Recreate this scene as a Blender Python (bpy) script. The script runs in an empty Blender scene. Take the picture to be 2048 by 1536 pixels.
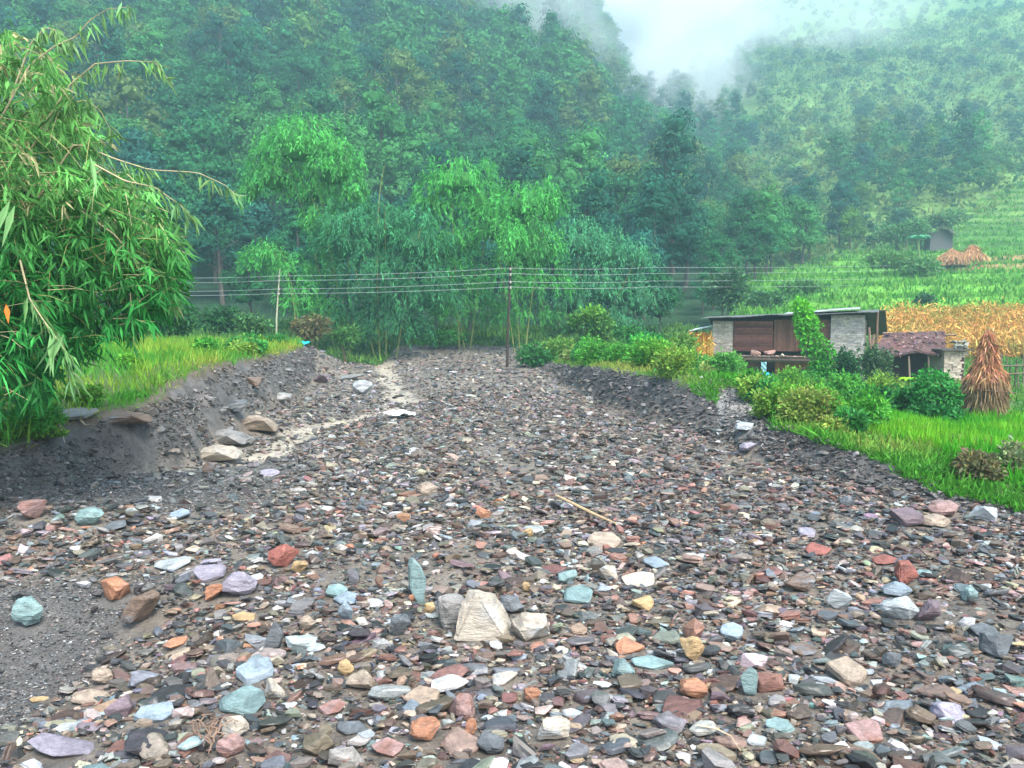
import bpy, bmesh, math, random
import numpy as np
from math import radians, sin, cos, pi
from mathutils import Vector, Matrix

random.seed(7)
rng = np.random.default_rng(7)
scn = bpy.context.scene
COL = scn.collection

# ------------------------------------------------------------------ camera, sky, sun, exposure
FPX = 1540.0                       # focal length in pixels of the 2048-wide photograph
CAMZ = 2.6
PITCH = math.atan((768 - 640) / FPX)
cam_d = bpy.data.cameras.new('camera')
cam_d.sensor_width = 36
cam_d.lens = 36 * FPX / 2048
cam_d.clip_start = 0.05
cam_d.clip_end = 5000
cam = bpy.data.objects.new('camera', cam_d)
COL.objects.link(cam)
cam.location = (0, 0, CAMZ)
cam.rotation_euler = (pi / 2 - PITCH, 0, 0)
scn.camera = cam

SUN_EL, SUN_AZ = radians(56), radians(150)     # azimuth measured clockwise from +Y
world = bpy.data.worlds.new('World')
scn.world = world
world.use_nodes = True
wn, wl = world.node_tree.nodes, world.node_tree.links
wn.clear()
wo = wn.new('ShaderNodeOutputWorld')
wb = wn.new('ShaderNodeBackground')
sky = wn.new('ShaderNodeTexSky')
sky.sky_type = 'NISHITA'
sky.sun_disc = False
sky.sun_elevation = SUN_EL
sky.sun_rotation = SUN_AZ
sky.air_density = 1.2
sky.dust_density = 3.0
sky.ozone_density = 0.3
wb.inputs['Strength'].default_value = 0.15
wl.new(sky.outputs[0], wb.inputs['Color'])
wl.new(wb.outputs[0], wo.inputs['Surface'])

sd = bpy.data.lights.new('sun', 'SUN')
sd.energy = 2.0
sd.angle = radians(25)
sd.color = (1.0, 0.96, 0.9)
sun = bpy.data.objects.new('sun', sd)
COL.objects.link(sun)
sdir = Vector((sin(SUN_AZ) * cos(SUN_EL), cos(SUN_AZ) * cos(SUN_EL), sin(SUN_EL)))
sun.rotation_euler = (-sdir).to_track_quat('-Z', 'Y').to_euler()

scn.view_settings.view_transform = 'Standard'
scn.view_settings.look = 'None'
scn.view_settings.exposure = 1.5
scn.view_settings.gamma = 1
scn.cycles.use_denoising = True
scn.cycles.max_bounces = 6
scn.cycles.diffuse_bounces = 2
scn.cycles.glossy_bounces = 2
scn.cycles.transmission_bounces = 3
scn.cycles.transparent_max_bounces = 6
scn.cycles.volume_bounces = 3

# ------------------------------------------------------------------ projection helpers
CP, SP = cos(PITCH), sin(PITCH)
def ray(u, v):
    X = (np.asarray(u, float) - 1024) / FPX
    Yc = (768 - np.asarray(v, float)) / FPX
    return X, Yc * SP + CP, Yc * CP - SP
def at(u, v, Y):
    """the world point seen at photo pixel (u, v) at distance Y along +Y"""
    dx, dy, dz = ray(u, v)
    t = Y / dy
    return np.array([dx * t, dy * t, CAMZ + dz * t]).T
def zrow(v, Y):
    dx, dy, dz = ray(1024, v)
    return CAMZ + dz * Y / dy

# ------------------------------------------------------------------ noise
_perm = np.random.default_rng(3).random((64, 64, 64)).astype(np.float32)
def vnoise(x, y, z=None):
    if z is None: z = np.zeros_like(x)
    xi, yi, zi = np.floor(x), np.floor(y), np.floor(z)
    fx, fy, fz = x - xi, y - yi, z - zi
    fx, fy, fz = [f * f * (3 - 2 * f) for f in (fx, fy, fz)]
    xi, yi, zi = [a.astype(np.int64) & 63 for a in (xi, yi, zi)]
    x1, y1, z1 = (xi + 1) & 63, (yi + 1) & 63, (zi + 1) & 63
    def L(a, b, t): return a + (b - a) * t
    c = L(L(L(_perm[xi, yi, zi], _perm[x1, yi, zi], fx), L(_perm[xi, y1, zi], _perm[x1, y1, zi], fx), fy),
          L(L(_perm[xi, yi, z1], _perm[x1, yi, z1], fx), L(_perm[xi, y1, z1], _perm[x1, y1, z1], fx), fy), fz)
    return c * 2 - 1
def fbm(x, y, z=None, o=4, g=0.5):
    x = np.asarray(x, float); y = np.asarray(y, float)
    s = 0; a = 1; t = 0
    zz = z
    for k in range(o):
        f = 2.03 ** k
        s = s + a * vnoise(x * f + 13.7 * k, y * f + 7.1 * k, None if zz is None else zz * f + 3.3 * k)
        t += a; a *= g
    return s / t
def sstep(a, b, x):
    t = np.clip((x - a) / (b - a), 0, 1)
    return t * t * (3 - 2 * t)

# ------------------------------------------------------------------ the shape of the land
YS = [0, 5, 11, 12.7, 14.8, 19, 25, 33, 45, 60]
XFL = [-5.2, -5.8, -7.0, -6.7, -6.2, -6.5, -7.0, -8.4, -11.5, -15]       # foot of the left bank
XCL = [-6.2, -6.7, -7.7, -7.4, -7.0, -7.4, -7.9, -9.0, -13.0, -17]       # crest of the left bank
HCL = [.5, .5, .62, .85, 1.05, 1.55, 1.5, 1.5, 1.0, .8]
YR = [0, 6, 9.8, 10.7, 11.6, 12.5, 14.8, 17.4, 20, 26, 40, 60]
XFR = [9, 7.8, 6.5, 5.7, 5.25, 4.84, 4.6, 4.15, 3.5, 2.5, 1.4, 3]
XCR = [10, 8.8, 7.3, 6.3, 6.0, 5.7, 5.25, 5.2, 4.3, 3.1, 2.0, 4]
HCR = [.0, .0, .02, .08, .28, .46, .52, .48, 1.05, 1.0, .4, .5]

US = np.array([-1400, 0, 600, 1100, 1280, 1500, 1780, 2048, 3200.])
# height of the slope seen in each direction: photo row of the bare ground at given distances
TD = [50, 62, 80, 105, 140, 190, 260, 360, 520]
ROWS = {-1400: [668, 600, 460, 280, 90, -90, -200, -300, -350],
        0:     [675, 628, 505, 330, 130, -70, -200, -300, -350],
        600:   [680, 640, 545, 400, 215, 20, -160, -280, -350],
        1100:  [682, 655, 600, 500, 370, 225, 80, -80, -200],
        1280:  [684, 655, 605, 535, 455, 360, 265, 230, 235],
        1500:  [690, 640, 585, 530, 455, 360, 250, 120, -30],
        1780:  [682, 612, 572, 530, 455, 355, 235, 90, -70],
        2048:  [680, 606, 556, 505, 425, 320, 200, 50, -120],
        3200:  [676, 596, 530, 450, 330, 200, 80, -50, -200]}
RT = np.array([ROWS[int(u)] for u in US], float)
LTD = np.log(TD)
def farz(x, y):
    yy = np.maximum(y, 1)
    u = 1024 + FPX * x / yy * 1.0
    ld = np.log(np.clip(yy, TD[0], TD[-1]))
    cols = np.array([np.interp(ld, LTD, r) for r in RT])          # (nu, ...)
    iu = np.clip(np.searchsorted(US, u) - 1, 0, len(US) - 2)
    t = np.clip((u - US[iu]) / (US[iu + 1] - US[iu]), 0, 1)
    t = t * t * (3 - 2 * t) * .5 + t * .5
    sh = np.indices(u.shape)
    row = cols[(iu,) + tuple(sh)] * (1 - t) + cols[(iu + 1,) + tuple(sh)] * t
    z = zrow(row, yy)
    # gullies and spurs
    amp = sstep(75, 200, yy)
    z = z + amp * (9 * fbm(x / 45, y / 60, o=3) + 2.5 * fbm(x / 12 + 5, y / 14, o=2))
    # terraces on the right
    ter = sstep(1480, 1620, u) * sstep(56, 62, yy) * (1 - sstep(135, 165, yy))
    st = 1.55
    q = z / st + .25 * fbm(x / 18, y / 18 + 9, o=2)
    fr = q - np.floor(q)
    z = z + ter * st * (sstep(.62, .95, fr) - fr) * .9
    return z
def nearz(x, y):
    xfl, xcl, hcl = np.interp(y, YS, XFL), np.interp(y, YS, XCL), np.interp(y, YS, HCL)
    xfr, xcr, hcr = np.interp(y, YR, XFR), np.interp(y, YR, XCR), np.interp(y, YR, HCR)
    w = .28 * fbm(x * .0 + y * .9, y * .35, o=3)
    xl = x + w
    bed = np.interp(y, [0, 25, 30, 40, 50, 60], [0, 0, .02, .14, .5, .9])
    bed = bed + .10 * fbm(x / 3.2, y / 3.2, o=3) + .035 * fbm(x * 1.7, y * 1.7 + 4, o=3)
    # hollow at the lower left and the gravel ridge behind it
    bed = bed - .42 * np.exp(-(((x + 3.75) / 1.15) ** 2 + ((y - 5.9) / 1.15) ** 2) ** 1.5)
    bed = bed - .3 * sstep(-3.3, -5.2, x) * np.exp(-((y - 6.0) / 1.4) ** 2)
    bed = bed + .16 * np.exp(-(((x + 5) / 3) ** 2 + ((y - 10.2) / 1.3) ** 2))
    # the channel cut along the left bank
    dch = np.abs(x - np.interp(y, [12, 14, 17, 20, 22, 26, 34, 48], [-8, -5.6, -5.2, -5.2, -4.2, -3.6, -5.4, -8.]))
    bed = bed - .30 * np.exp(-(dch / 1.1) ** 2) * sstep(12, 15, y)
    # rubble shoulder at the far left below the pale blue plastic
    bed = bed + 1.3 * np.exp(-(((x + 9.6) / 1.6) ** 2 + ((y - 35) / 3.5) ** 2))
    t = np.clip((xfl - xl) / (xfl - xcl), 0, 1)
    tt = t ** .8
    rough = .22 * fbm(x * 1.6, y * 1.6, o=4) * np.sin(pi * t)
    plat_l = hcl + .10 * fbm(x / 2.5, y / 2.5, o=3) + .15 * sstep(0, 8, xcl - xl)
    rough = rough + .07 * fbm(x * 5, y * 5, o=3) * np.sin(pi * t) ** .5
    z = bed * (1 - tt) + plat_l * tt + rough
    w2 = .22 * fbm(y * 1.1 + 30, y * .4, o=3)
    xr = x + w2
    t = np.clip((xr - xfr) / (xcr - xfr), 0, 1)
    beyond = np.clip(xr - xcr, 0, 60)
    plat_r = hcr * (1 - sstep(.8, 6.5, beyond)) - .12 * sstep(1, 7, beyond) + .07 * fbm(x / 2 + 8, y / 2, o=3)
    tt = t ** .75
    z = z * (1 - tt) + plat_r * tt + (.2 * fbm(x * 1.8, y * 1.8, o=4) + .08 * fbm(x * 6, y * 6, o=3)) * np.sin(pi * t)
    return z
def H(x, y):
    x = np.asarray(x, float); y = np.asarray(y, float)
    x, y = np.broadcast_arrays(x, y)
    k = sstep(44, 56, y)
    return nearz(x, y) * (1 - k) + farz(x, y) * k
def H1(x, y): return float(H(np.array([x]), np.array([y]))[0])
_ysm = np.concatenate([np.arange(1.5, 14, .03), np.arange(14, 60, .1), np.geomspace(60, 520, 400)])
def gp(u, v):
    """where the ray of photo pixel (u, v) meets the ground"""
    dx, dy, dz = ray(u, v)
    t = _ysm / dy
    z = CAMZ + dz * t
    below = np.nonzero(z <= H(dx * t, _ysm))[0]
    i = below[0] if len(below) else len(_ysm) - 1
    return np.array([dx * t[i], _ysm[i], H1(dx * t[i], _ysm[i])])
def in_bed(x, y, m=0.0):
    w = .28 * fbm(x * .0 + y * .9, y * .35, o=3)
    w2 = .22 * fbm(y * 1.1 + 30, y * .4, o=3)
    return (x + w > np.interp(y, YS, XFL) - m) & (x + w2 < np.interp(y, YR, XFR) + m)

# ------------------------------------------------------------------ mesh helpers
class MB:
    """collects faces of one mesh"""
    def __init__(s): s.v = []; s.f = []; s.c = []; s.n = 0
    def add(s, V, F, c=(1, 1, 1)):
        V = np.asarray(V, float).reshape(-1, 3); F = np.asarray(F)
        s.v.append(V); s.f.append(F + s.n)
        c = np.asarray(c, float)
        if c.ndim == 1: c = np.tile(c, (len(V), 1))
        s.c.append(c); s.n += len(V)
        return s
    def box(s, c, size, rz=0, M=None, col=(1, 1, 1)):
        v = np.array([[x, y, z] for x in (-.5, .5) for y in (-.5, .5) for z in (-.5, .5)]) * size
        if M is not None: v = v @ np.array(M).T
        r = np.array([[cos(rz), -sin(rz), 0], [sin(rz), cos(rz), 0], [0, 0, 1]])
        v = v @ r.T + c
        f = [[0, 1, 3, 2], [4, 6, 7, 5], [0, 4, 5, 1], [2, 3, 7, 6], [0, 2, 6, 4], [1, 5, 7, 3]]
        return s.add(v, f, col)
    def tube(s, P, R, n=6, col=(1, 1, 1)):
        P = np.asarray(P, float); R = np.broadcast_to(R, (len(P),))
        T = np.gradient(P, axis=0); T /= np.linalg.norm(T, axis=1)[:, None] + 1e-9
        a = np.array([0, 0, 1.]) if abs(T[0][2]) < .9 else np.array([1., 0, 0])
        A = np.cross(T, a); A /= np.linalg.norm(A, axis=1)[:, None] + 1e-9
        B = np.cross(T, A)
        th = np.arange(n) * 2 * pi / n
        V = (P[:, None] + R[:, None, None] * (np.cos(th)[None, :, None] * A[:, None] + np.sin(th)[None, :, None] * B[:, None])).reshape(-1, 3)
        i = np.arange(len(P) - 1)[:, None] * n; j = np.arange(n)[None]; k = (j + 1) % n
        F = np.stack([i + j, i + k, i + n + k, i + n + j], -1).reshape(-1, 4)
        s.add(V, F, col)
        m = len(P) * n
        s.add([P[0], P[-1]], np.zeros((0, 3), int), col)
        F0 = np.stack([np.full(n, m), np.arange(n), (np.arange(n) + 1) % n], -1)
        F1 = np.stack([np.full(n, m + 1), m - n + (np.arange(n) + 1) % n, m - n + np.arange(n)], -1)
        s.f.append(np.concatenate([F0, F1]) + s.n - m - 2)
        return s
    def build(s, name, mat, parent=None, smooth=False, origin=None):
        V = np.concatenate(s.v); C = np.concatenate(s.c)
        if parent is not None and origin is None: origin = np.array(parent.location) if parent.parent is None else np.array(parent.parent.location)
        if origin is None: origin = np.zeros(3)
        V = V - origin
        me = bpy.data.meshes.new(name)
        me.vertices.add(len(V)); me.vertices.foreach_set('co', V.astype(np.float32).ravel())
        fl = [f.reshape(len(f), -1) for f in s.f if len(f)]
        loops = np.concatenate([f.ravel() for f in fl])
        tot = np.concatenate([np.full(len(f), f.shape[1]) for f in fl])
        st = np.concatenate([[0], np.cumsum(tot)[:-1]])
        me.loops.add(len(loops)); me.loops.foreach_set('vertex_index', loops.astype(np.int32))
        me.polygons.add(len(tot)); me.polygons.foreach_set('loop_start', st.astype(np.int32))
        me.polygons.foreach_set('loop_total', tot.astype(np.int32))
        me.polygons.foreach_set('use_smooth', np.full(len(tot), smooth))
        a = me.attributes.new('col', 'FLOAT_COLOR', 'POINT')
        a.data.foreach_set('color', np.concatenate([C, np.ones((len(C), 1))], 1).astype(np.float32).ravel())
        me.materials.append(mat)
        me.update(calc_edges=True)
        me.validate()
        o = bpy.data.objects.new(name, me)
        COL.objects.link(o)
        if parent is not None: o.parent = parent
        elif np.any(origin): o.location = origin
        return o
def tag(o, label=None, cat=None, group=None, kind=None):
    if label: o['label'] = label
    if cat: o['category'] = cat
    if group: o['group'] = group
    if kind: o['kind'] = kind
    return o
def thing(name, label, cat, loc, group=None):
    o = bpy.data.objects.new(name, None)
    o.empty_display_size = .3
    COL.objects.link(o); o.location = loc
    return tag(o, label, cat, group)
def copy_thing(src, loc, rz, sc, label, group=None):
    r = src.copy(); COL.objects.link(r)
    r.location = loc; r.rotation_euler = (0, 0, rz); r.scale = sc
    r['label'] = label
    if group: r['group'] = group
    for ch in src.children:
        c = ch.copy(); COL.objects.link(c); c.parent = r
    return r

# ------------------------------------------------------------------ materials
def mat(name, rough=.8, spec=.3, bump=0, bscale=8, var=.25, vscale=3, transl=0, coat=0, coords='Generated', stretch=(1, 1, 1), col=None, detail=6, var2=0, v2scale=40):
    m = bpy.data.materials.new(name); m.use_nodes = True
    N, L = m.node_tree.nodes, m.node_tree.links
    N.clear()
    out = N.new('ShaderNodeOutputMaterial')
    b = N.new('ShaderNodeBsdfPrincipled')
    b.inputs['Roughness'].default_value = rough
    b.inputs['Specular IOR Level'].default_value = spec
    at_ = N.new('ShaderNodeAttribute'); at_.attribute_name = 'col'
    geo = N.new('ShaderNodeNewGeometry')
    mp = N.new('ShaderNodeVectorMath'); mp.operation = 'MULTIPLY'; mp.inputs[1].default_value = stretch
    L.new(geo.outputs['Position'], mp.inputs[0])
    src = at_.outputs['Color']
    if col is not None:
        rgb = N.new('ShaderNodeRGB'); rgb.outputs[0].default_value = (*col, 1); src = rgb.outputs[0]
    def vary(src, scale, amt):
        nz = N.new('ShaderNodeTexNoise'); nz.inputs['Scale'].default_value = scale; nz.inputs['Detail'].default_value = detail
        nz.inputs['Roughness'].default_value = .65
        L.new(mp.outputs[0], nz.inputs['Vector'])
        mr = N.new('ShaderNodeMapRange'); mr.inputs['From Min'].default_value = .3; mr.inputs['From Max'].default_value = .7
        mr.inputs['To Min'].default_value = 1 - amt; mr.inputs['To Max'].default_value = 1 + amt
        L.new(nz.outputs[0], mr.inputs['Value'])
        mx = N.new('ShaderNodeVectorMath'); mx.operation = 'SCALE'
        L.new(src, mx.inputs[0]); L.new(mr.outputs[0], mx.inputs['Scale'])
        return mx.outputs[0]
    if var: src = vary(src, vscale, var)
    if var2: src = vary(src, v2scale, var2)
    L.new(src, b.inputs['Base Color'])
    if bump:
        nz = N.new('ShaderNodeTexNoise'); nz.inputs['Scale'].default_value = bscale; nz.inputs['Detail'].default_value = 8
        nz.inputs['Roughness'].default_value = .7
        L.new(mp.outputs[0], nz.inputs['Vector'])
        bp = N.new('ShaderNodeBump'); bp.inputs['Strength'].default_value = 1; bp.inputs['Distance'].default_value = bump
        L.new(nz.outputs[0], bp.inputs['Height']); L.new(bp.outputs[0], b.inputs['Normal'])
    if coat:
        b.inputs['Coat Weight'].default_value = coat; b.inputs['Coat Roughness'].default_value = .25
    if transl:
        tr = N.new('ShaderNodeBsdfTranslucent'); L.new(src, tr.inputs['Color'])
        ms = N.new('ShaderNodeMixShader'); ms.inputs[0].default_value = transl
        L.new(b.outputs[0], ms.inputs[1]); L.new(tr.outputs[0], ms.inputs[2]); L.new(ms.outputs[0], out.inputs[0])
    else:
        L.new(b.outputs[0], out.inputs[0])
    return m
M_ground = mat('wet_sand_and_gravel', .6, .4, .045, 11, .38, 4, var2=.35, v2scale=45)
M_hill = mat('forest_floor', .95, .1, .25, .8, .4, .25, var2=.3, v2scale=2)
M_stone = mat('wet_slate', .42, .42, .012, 26, .38, 14, stretch=(1, 1, 4.5), coat=.3, var2=.3, v2scale=60)
M_boulder = mat('layered_rock', .5, .4, .02, 14, .34, 6, stretch=(1, 1, 4.0), coat=.08, var2=.3, v2scale=40)
M_leaf = mat('leaves', .6, .18, var=.12, vscale=1.5, transl=.3)
M_far = mat('forest_leaves', .8, .06, var=.25, vscale=.12, transl=.25)
M_grass = mat('grass_blades', .6, .2, var=.15, vscale=1, transl=.35)
M_wood = mat('weathered_wood', .8, .2, .01, 12, .35, 4, stretch=(1, 1, .25))
M_plank = mat('plank_wall', .8, .2, .008, 10, .3, 6, stretch=(1, 1, 1))
M_bark = mat('bark', .9, .1, .02, 8, .3, 4, stretch=(1, 1, .3))
M_wire = mat('aluminium_wire', .5, .5, var=0)
M_thatch = mat('slate_thatch', .85, .2, .03, 9, .35, 5)
M_roof = mat('tin_roof', .55, .4, .004, 5, .25, 2)
M_plastic = mat('plastic_sheet', .4, .5, .01, 12, .08, 8)
M_straw = mat('dry_stalks', .8, .2, var=.2, vscale=6, transl=.15)

# ------------------------------------------------------------------ ground and hillside sheets
def sheet(name, u0, u1, nu, ys, material, colf):
    us = np.linspace(u0, u1, nu)
    U, Y = np.meshgrid(us, ys)
    X = (U - 1024) / FPX * np.maximum(Y, 3.0)
    Z = H(X, Y)
    V = np.stack([X, Y, Z], -1).reshape(-1, 3)
    r, c = len(ys), nu
    i = (np.arange(r - 1)[:, None] * c + np.arange(c - 1)[None]).ravel()
    F = np.stack([i, i + 1, i + c + 1, i + c], -1)
    m = MB(); m.add(V, F, colf(V[:, 0], V[:, 1], V[:, 2]))
    return m.build(name, material, smooth=True)
def mixc(a, b, t): return np.asarray(a) * (1 - t[:, None]) + np.asarray(b) * t[:, None]
def chan(x, y):
    xc = np.interp(y, [12, 14, 17, 20, 22, 26, 34, 48], [-8, -5.6, -5.2, -5.2, -4.2, -3.6, -5.4, -8.])
    return np.exp(-(np.abs(x - xc + .5 * fbm(x, y, o=2)) / .5) ** 4) * sstep(12, 13.5, y)
def sandy(x, y):
    """0..1 : where washed sand shows between the stones"""
    n = fbm(x / 1.3 + 3, y / 1.6 + 11, o=3)
    s = sstep(.22, .42, n) * (1 - sstep(14, 22, y)) * .85
    return np.clip(np.maximum(s, chan(x, y)), 0, 1)
def gravelly(x, y):
    """0..1 : the fine grey gravel at the left"""
    g = sstep(-3.0, -4.0, x + .5 * fbm(x, y * .8, o=2)) * (1 - sstep(13, 15, y)) * (sstep(5.0, 5.4, y) * (1 - sstep(7.4, 7.9, y)) + sstep(9.6, 10.2, y) * .9)
    return np.clip(g, 0, 1)
def gcol(x, y, z):
    n = (fbm(x * 1.1, y * 1.1, o=4) + 1) / 2
    c = mixc((.10, .09, .08), (.20, .175, .14), n)
    c = mixc(c, np.array((.34, .31, .25)), chan(x, y))
    c = mixc(c, np.array((.085, .085, .082)), gravelly(x, y))
    w = .28 * fbm(x * .0 + y * .9, y * .35, o=3); w2 = .22 * fbm(y * 1.1 + 30, y * .4, o=3)
    xfl, xcl = np.interp(y, YS, XFL), np.interp(y, YS, XCL)
    xfr, xcr = np.interp(y, YR, XFR), np.interp(y, YR, XCR)
    n2 = fbm(x * 3, y * 3, o=3) * .22
    tl = np.clip((xfl - x - w) / (xfl - xcl), 0, 1.6) + n2
    tr = np.clip((x + w2 - xfr) / (xcr - xfr), 0, 1.6) + n2
    c = mixc(c, mixc((.055, .055, .055), (.13, .125, .12), n), sstep(.0, .25, tl))
    c = mixc(c, np.array((.10, .075, .045)), sstep(.75, .95, tl) * .7)
    c = mixc(c, np.array((.06, .10, .025)), sstep(1.0, 1.2, tl))
    c = mixc(c, mixc((.045, .047, .046), (.085, .085, .083), n), sstep(.05, .35, tr))
    c = mixc(c, np.array((.06, .12, .025)), sstep(1.0, 1.2, tr))
    # trodden gravel path through the gap in the right bank
    pth = np.exp(-(((x - 5.2 - (y - 17) * .1) / .55) ** 2 + ((y - 17.2) / 2.3) ** 2) ** 2)
    c = mixc(c, np.array((.22, .22, .21)), sstep(.3, .7, pth + .5 * fbm(x * 2, y * 2, o=3)))
    c = mixc(c, np.array((.03, .075, .02)), sstep(49, 53, y))
    return c
def hcol(x, y, z):
    u = 1024 + FPX * x / y
    n = (fbm(x / 14, y / 14, o=3) + 1) / 2
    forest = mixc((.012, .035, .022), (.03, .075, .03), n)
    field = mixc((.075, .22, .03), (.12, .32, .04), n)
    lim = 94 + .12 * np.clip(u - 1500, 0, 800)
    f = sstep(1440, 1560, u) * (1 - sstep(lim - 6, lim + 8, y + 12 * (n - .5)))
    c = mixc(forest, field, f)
    scrub = sstep(1350, 1600, u) * sstep(100, 140, y)
    c = mixc(c, mixc((.04, .12, .035), (.16, .27, .06), n), scrub)
    # bare soil strip on the terrace under the straw stacks
    soil = np.exp(-(((u - 1965) / 110) ** 6 + ((y - 97) / 5.5) ** 6))
    c = mixc(c, np.array((.30, .19, .09)), soil)
    return c
near_ys = np.concatenate([np.linspace(.3, 3.2, 24), np.geomspace(3.3, 53, 620)])
tag(sheet('ground', -900, 2950, 760, near_ys, M_ground, gcol), kind='structure')
far_ys = np.geomspace(53, 520, 240)
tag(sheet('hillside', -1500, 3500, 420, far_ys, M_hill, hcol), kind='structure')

# ------------------------------------------------------------------ stones
def hull(points):
    bm = bmesh.new()
    for p in points: bm.verts.new(p)
    r = bmesh.ops.convex_hull(bm, input=bm.verts)
    bmesh.ops.delete(bm, geom=[g for g in r['geom_interior'] if isinstance(g, bmesh.types.BMVert)], context='VERTS')
    bmesh.ops.triangulate(bm, faces=bm.faces)
    bm.verts.index_update()
    V = np.array([v.co[:] for v in bm.verts]); F = np.array([[v.index for v in f.verts] for f in bm.faces])
    bm.free()
    return V, F
def proto(kind, r, fine=True):
    """a stone of length 1 lying flat"""
    P = []
    if kind == 'slab':
        n = r.randint(5, 7) if fine else r.randint(4, 5)
        asp, th = r.uniform(.45, .8), r.uniform(.09, .2)
        sx, sy = r.uniform(-.12, .12), r.uniform(-.12, .12)
        for k in range(n):
            a = 2 * pi * (k + r.uniform(-.32, .32)) / n
            q = r.uniform(.8, 1.1)
            for s in (-1, 1):
                e = r.uniform(.82, 1.0)
                P.append((.5 * q * e * cos(a) + sx * s * .5, .5 * asp * q * e * sin(a) + sy * s * .5, s * th / 2 * r.uniform(.7, 1.1)))
    elif kind == 'chunk':
        for k in range(13 if fine else 8):
            d = Vector((r.gauss(0, 1), r.gauss(0, 1), r.gauss(0, 1))).normalized()
            m = max(abs(d.x), abs(d.y), abs(d.z)); d = d.lerp(d / m * .8, .7)
            P.append((d.x * .5, d.y * .5 * .75, d.z * .5 * .5))
    else:
        for k in range(24 if fine else 10):
            d = Vector((r.gauss(0, 1), r.gauss(0, 1), r.gauss(0, 1))).normalized()
            P.append((d.x * .5, d.y * .5 * .8, d.z * .5 * .5))
    return hull(P)
_r = random.Random(5)
KINDS = ['slab'] * 13 + ['chunk'] * 5 + ['cobble'] * 1
def shard(r):
    """a flake of slate : two or three thin plates split along the grain"""
    VV, FF, n, z = [], [], 0, 0
    a0 = r.uniform(.42, .8); q = r.randint(5, 7); an = [2 * pi * (k + r.uniform(-.38, .38)) / q for k in range(q)]; rad = [r.uniform(.7, 1.12) for _ in an]
    for p in range(r.randint(2, 3)):
        t = r.uniform(.04, .085); sh = r.uniform(.78, 1.05); ox, oy = r.uniform(-.07, .07), r.uniform(-.07, .07)
        P = [(.5 * g * sh * r.uniform(.88, 1.06) * cos(a) + ox, .5 * a0 * g * sh * r.uniform(.88, 1.06) * sin(a) + oy, z + s * t + r.uniform(-.008, .008)) for a, g in zip(an, rad) for s in (0, 1)]
        V, F = hull(P); VV.append(V); FF.append(F + n); n += len(V); z += t * .93
    V = np.concatenate(VV); V[:, 2] -= z / 2
    return V, np.concatenate(FF)
PF = [shard(_r) if k == 'slab' and i % 4 else proto(k, _r, True) for i, k in enumerate(KINDS)]
PC = [proto(k, _r, False) for k in KINDS]

PAL = {  # wet stone base colours
 'slate': (.10, .12, .135), 'dark': (.045, .05, .055), 'purple': (.15, .105, .13), 'redbrown': (.23, .10, .07),
 'brown': (.16, .105, .07), 'tan': (.33, .26, .185), 'cream': (.38, .335, .26), 'orange': (.42, .17, .07), 'teal': (.15, .27, .27),
 'red': (.28, .075, .05), 'pale': (.34, .40, .42), 'pink': (.29, .17, .155), 'grey': (.22, .22, .21), 'blue': (.20, .28, .34), 'ochre': (.44, .29, .11), 'lilac': (.26, .24, .31)}
NAMES = list(PAL)
PALA = np.array([PAL[k] for k in NAMES])
def weights(x, y):
    near = 1 - sstep(6.5, 12, y)
    right = sstep(-2, 4, x)
    left = sstep(-1, -5, x)
    far = sstep(14, 30, y)
    nz = fbm(x / 1.2, y / 1.2, o=2)
    W = np.zeros((len(x), len(NAMES)))
    def s(k, w): W[:, NAMES.index(k)] = w
    s('slate', 2.4 + 1.2 * left); s('dark', 2.6 + .8 * right + .8 * (nz > .1)); s('purple', .5 + .6 * right + .5 * far)
    s('redbrown', 1.1 + 1.9 * right + .8 * (nz < -.1)); s('brown', 3.4 + .8 * right); s('tan', 1.5 + .9 * near + .5 * far); s('cream', .25 + .8 * near)
    s('orange', .03 + .2 * near); s('teal', .10 + .45 * near * (nz > -.1)); s('red', .01 + .05 * near)
    s('pale', .45 + .6 * near + .2 * far); s('pink', .22 + .25 * right); s('grey', 1.5 + 1.2 * left); s('blue', .15 + .5 * near); s('ochre', .01 + .035 * near); s('lilac', .05 + .2 * left)
    return W / W.sum(1, keepdims=True)
def rotmats(n, yaw, tx, ty):
    cz, sz = np.cos(yaw), np.sin(yaw); cx, sx = np.cos(tx), np.sin(tx); cy, sy = np.cos(ty), np.sin(ty)
    Z = np.zeros((n, 3, 3)); Xm = np.zeros((n, 3, 3)); Ym = np.zeros((n, 3, 3))
    Z[:, 0, 0] = cz; Z[:, 0, 1] = -sz; Z[:, 1, 0] = sz; Z[:, 1, 1] = cz; Z[:, 2, 2] = 1
    Xm[:, 0, 0] = 1; Xm[:, 1, 1] = cx; Xm[:, 1, 2] = -sx; Xm[:, 2, 1] = sx; Xm[:, 2, 2] = cx
    Ym[:, 1, 1] = 1; Ym[:, 0, 0] = cy; Ym[:, 0, 2] = sy; Ym[:, 2, 0] = -sy; Ym[:, 2, 2] = cy
    return Xm @ Ym @ Z
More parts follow.
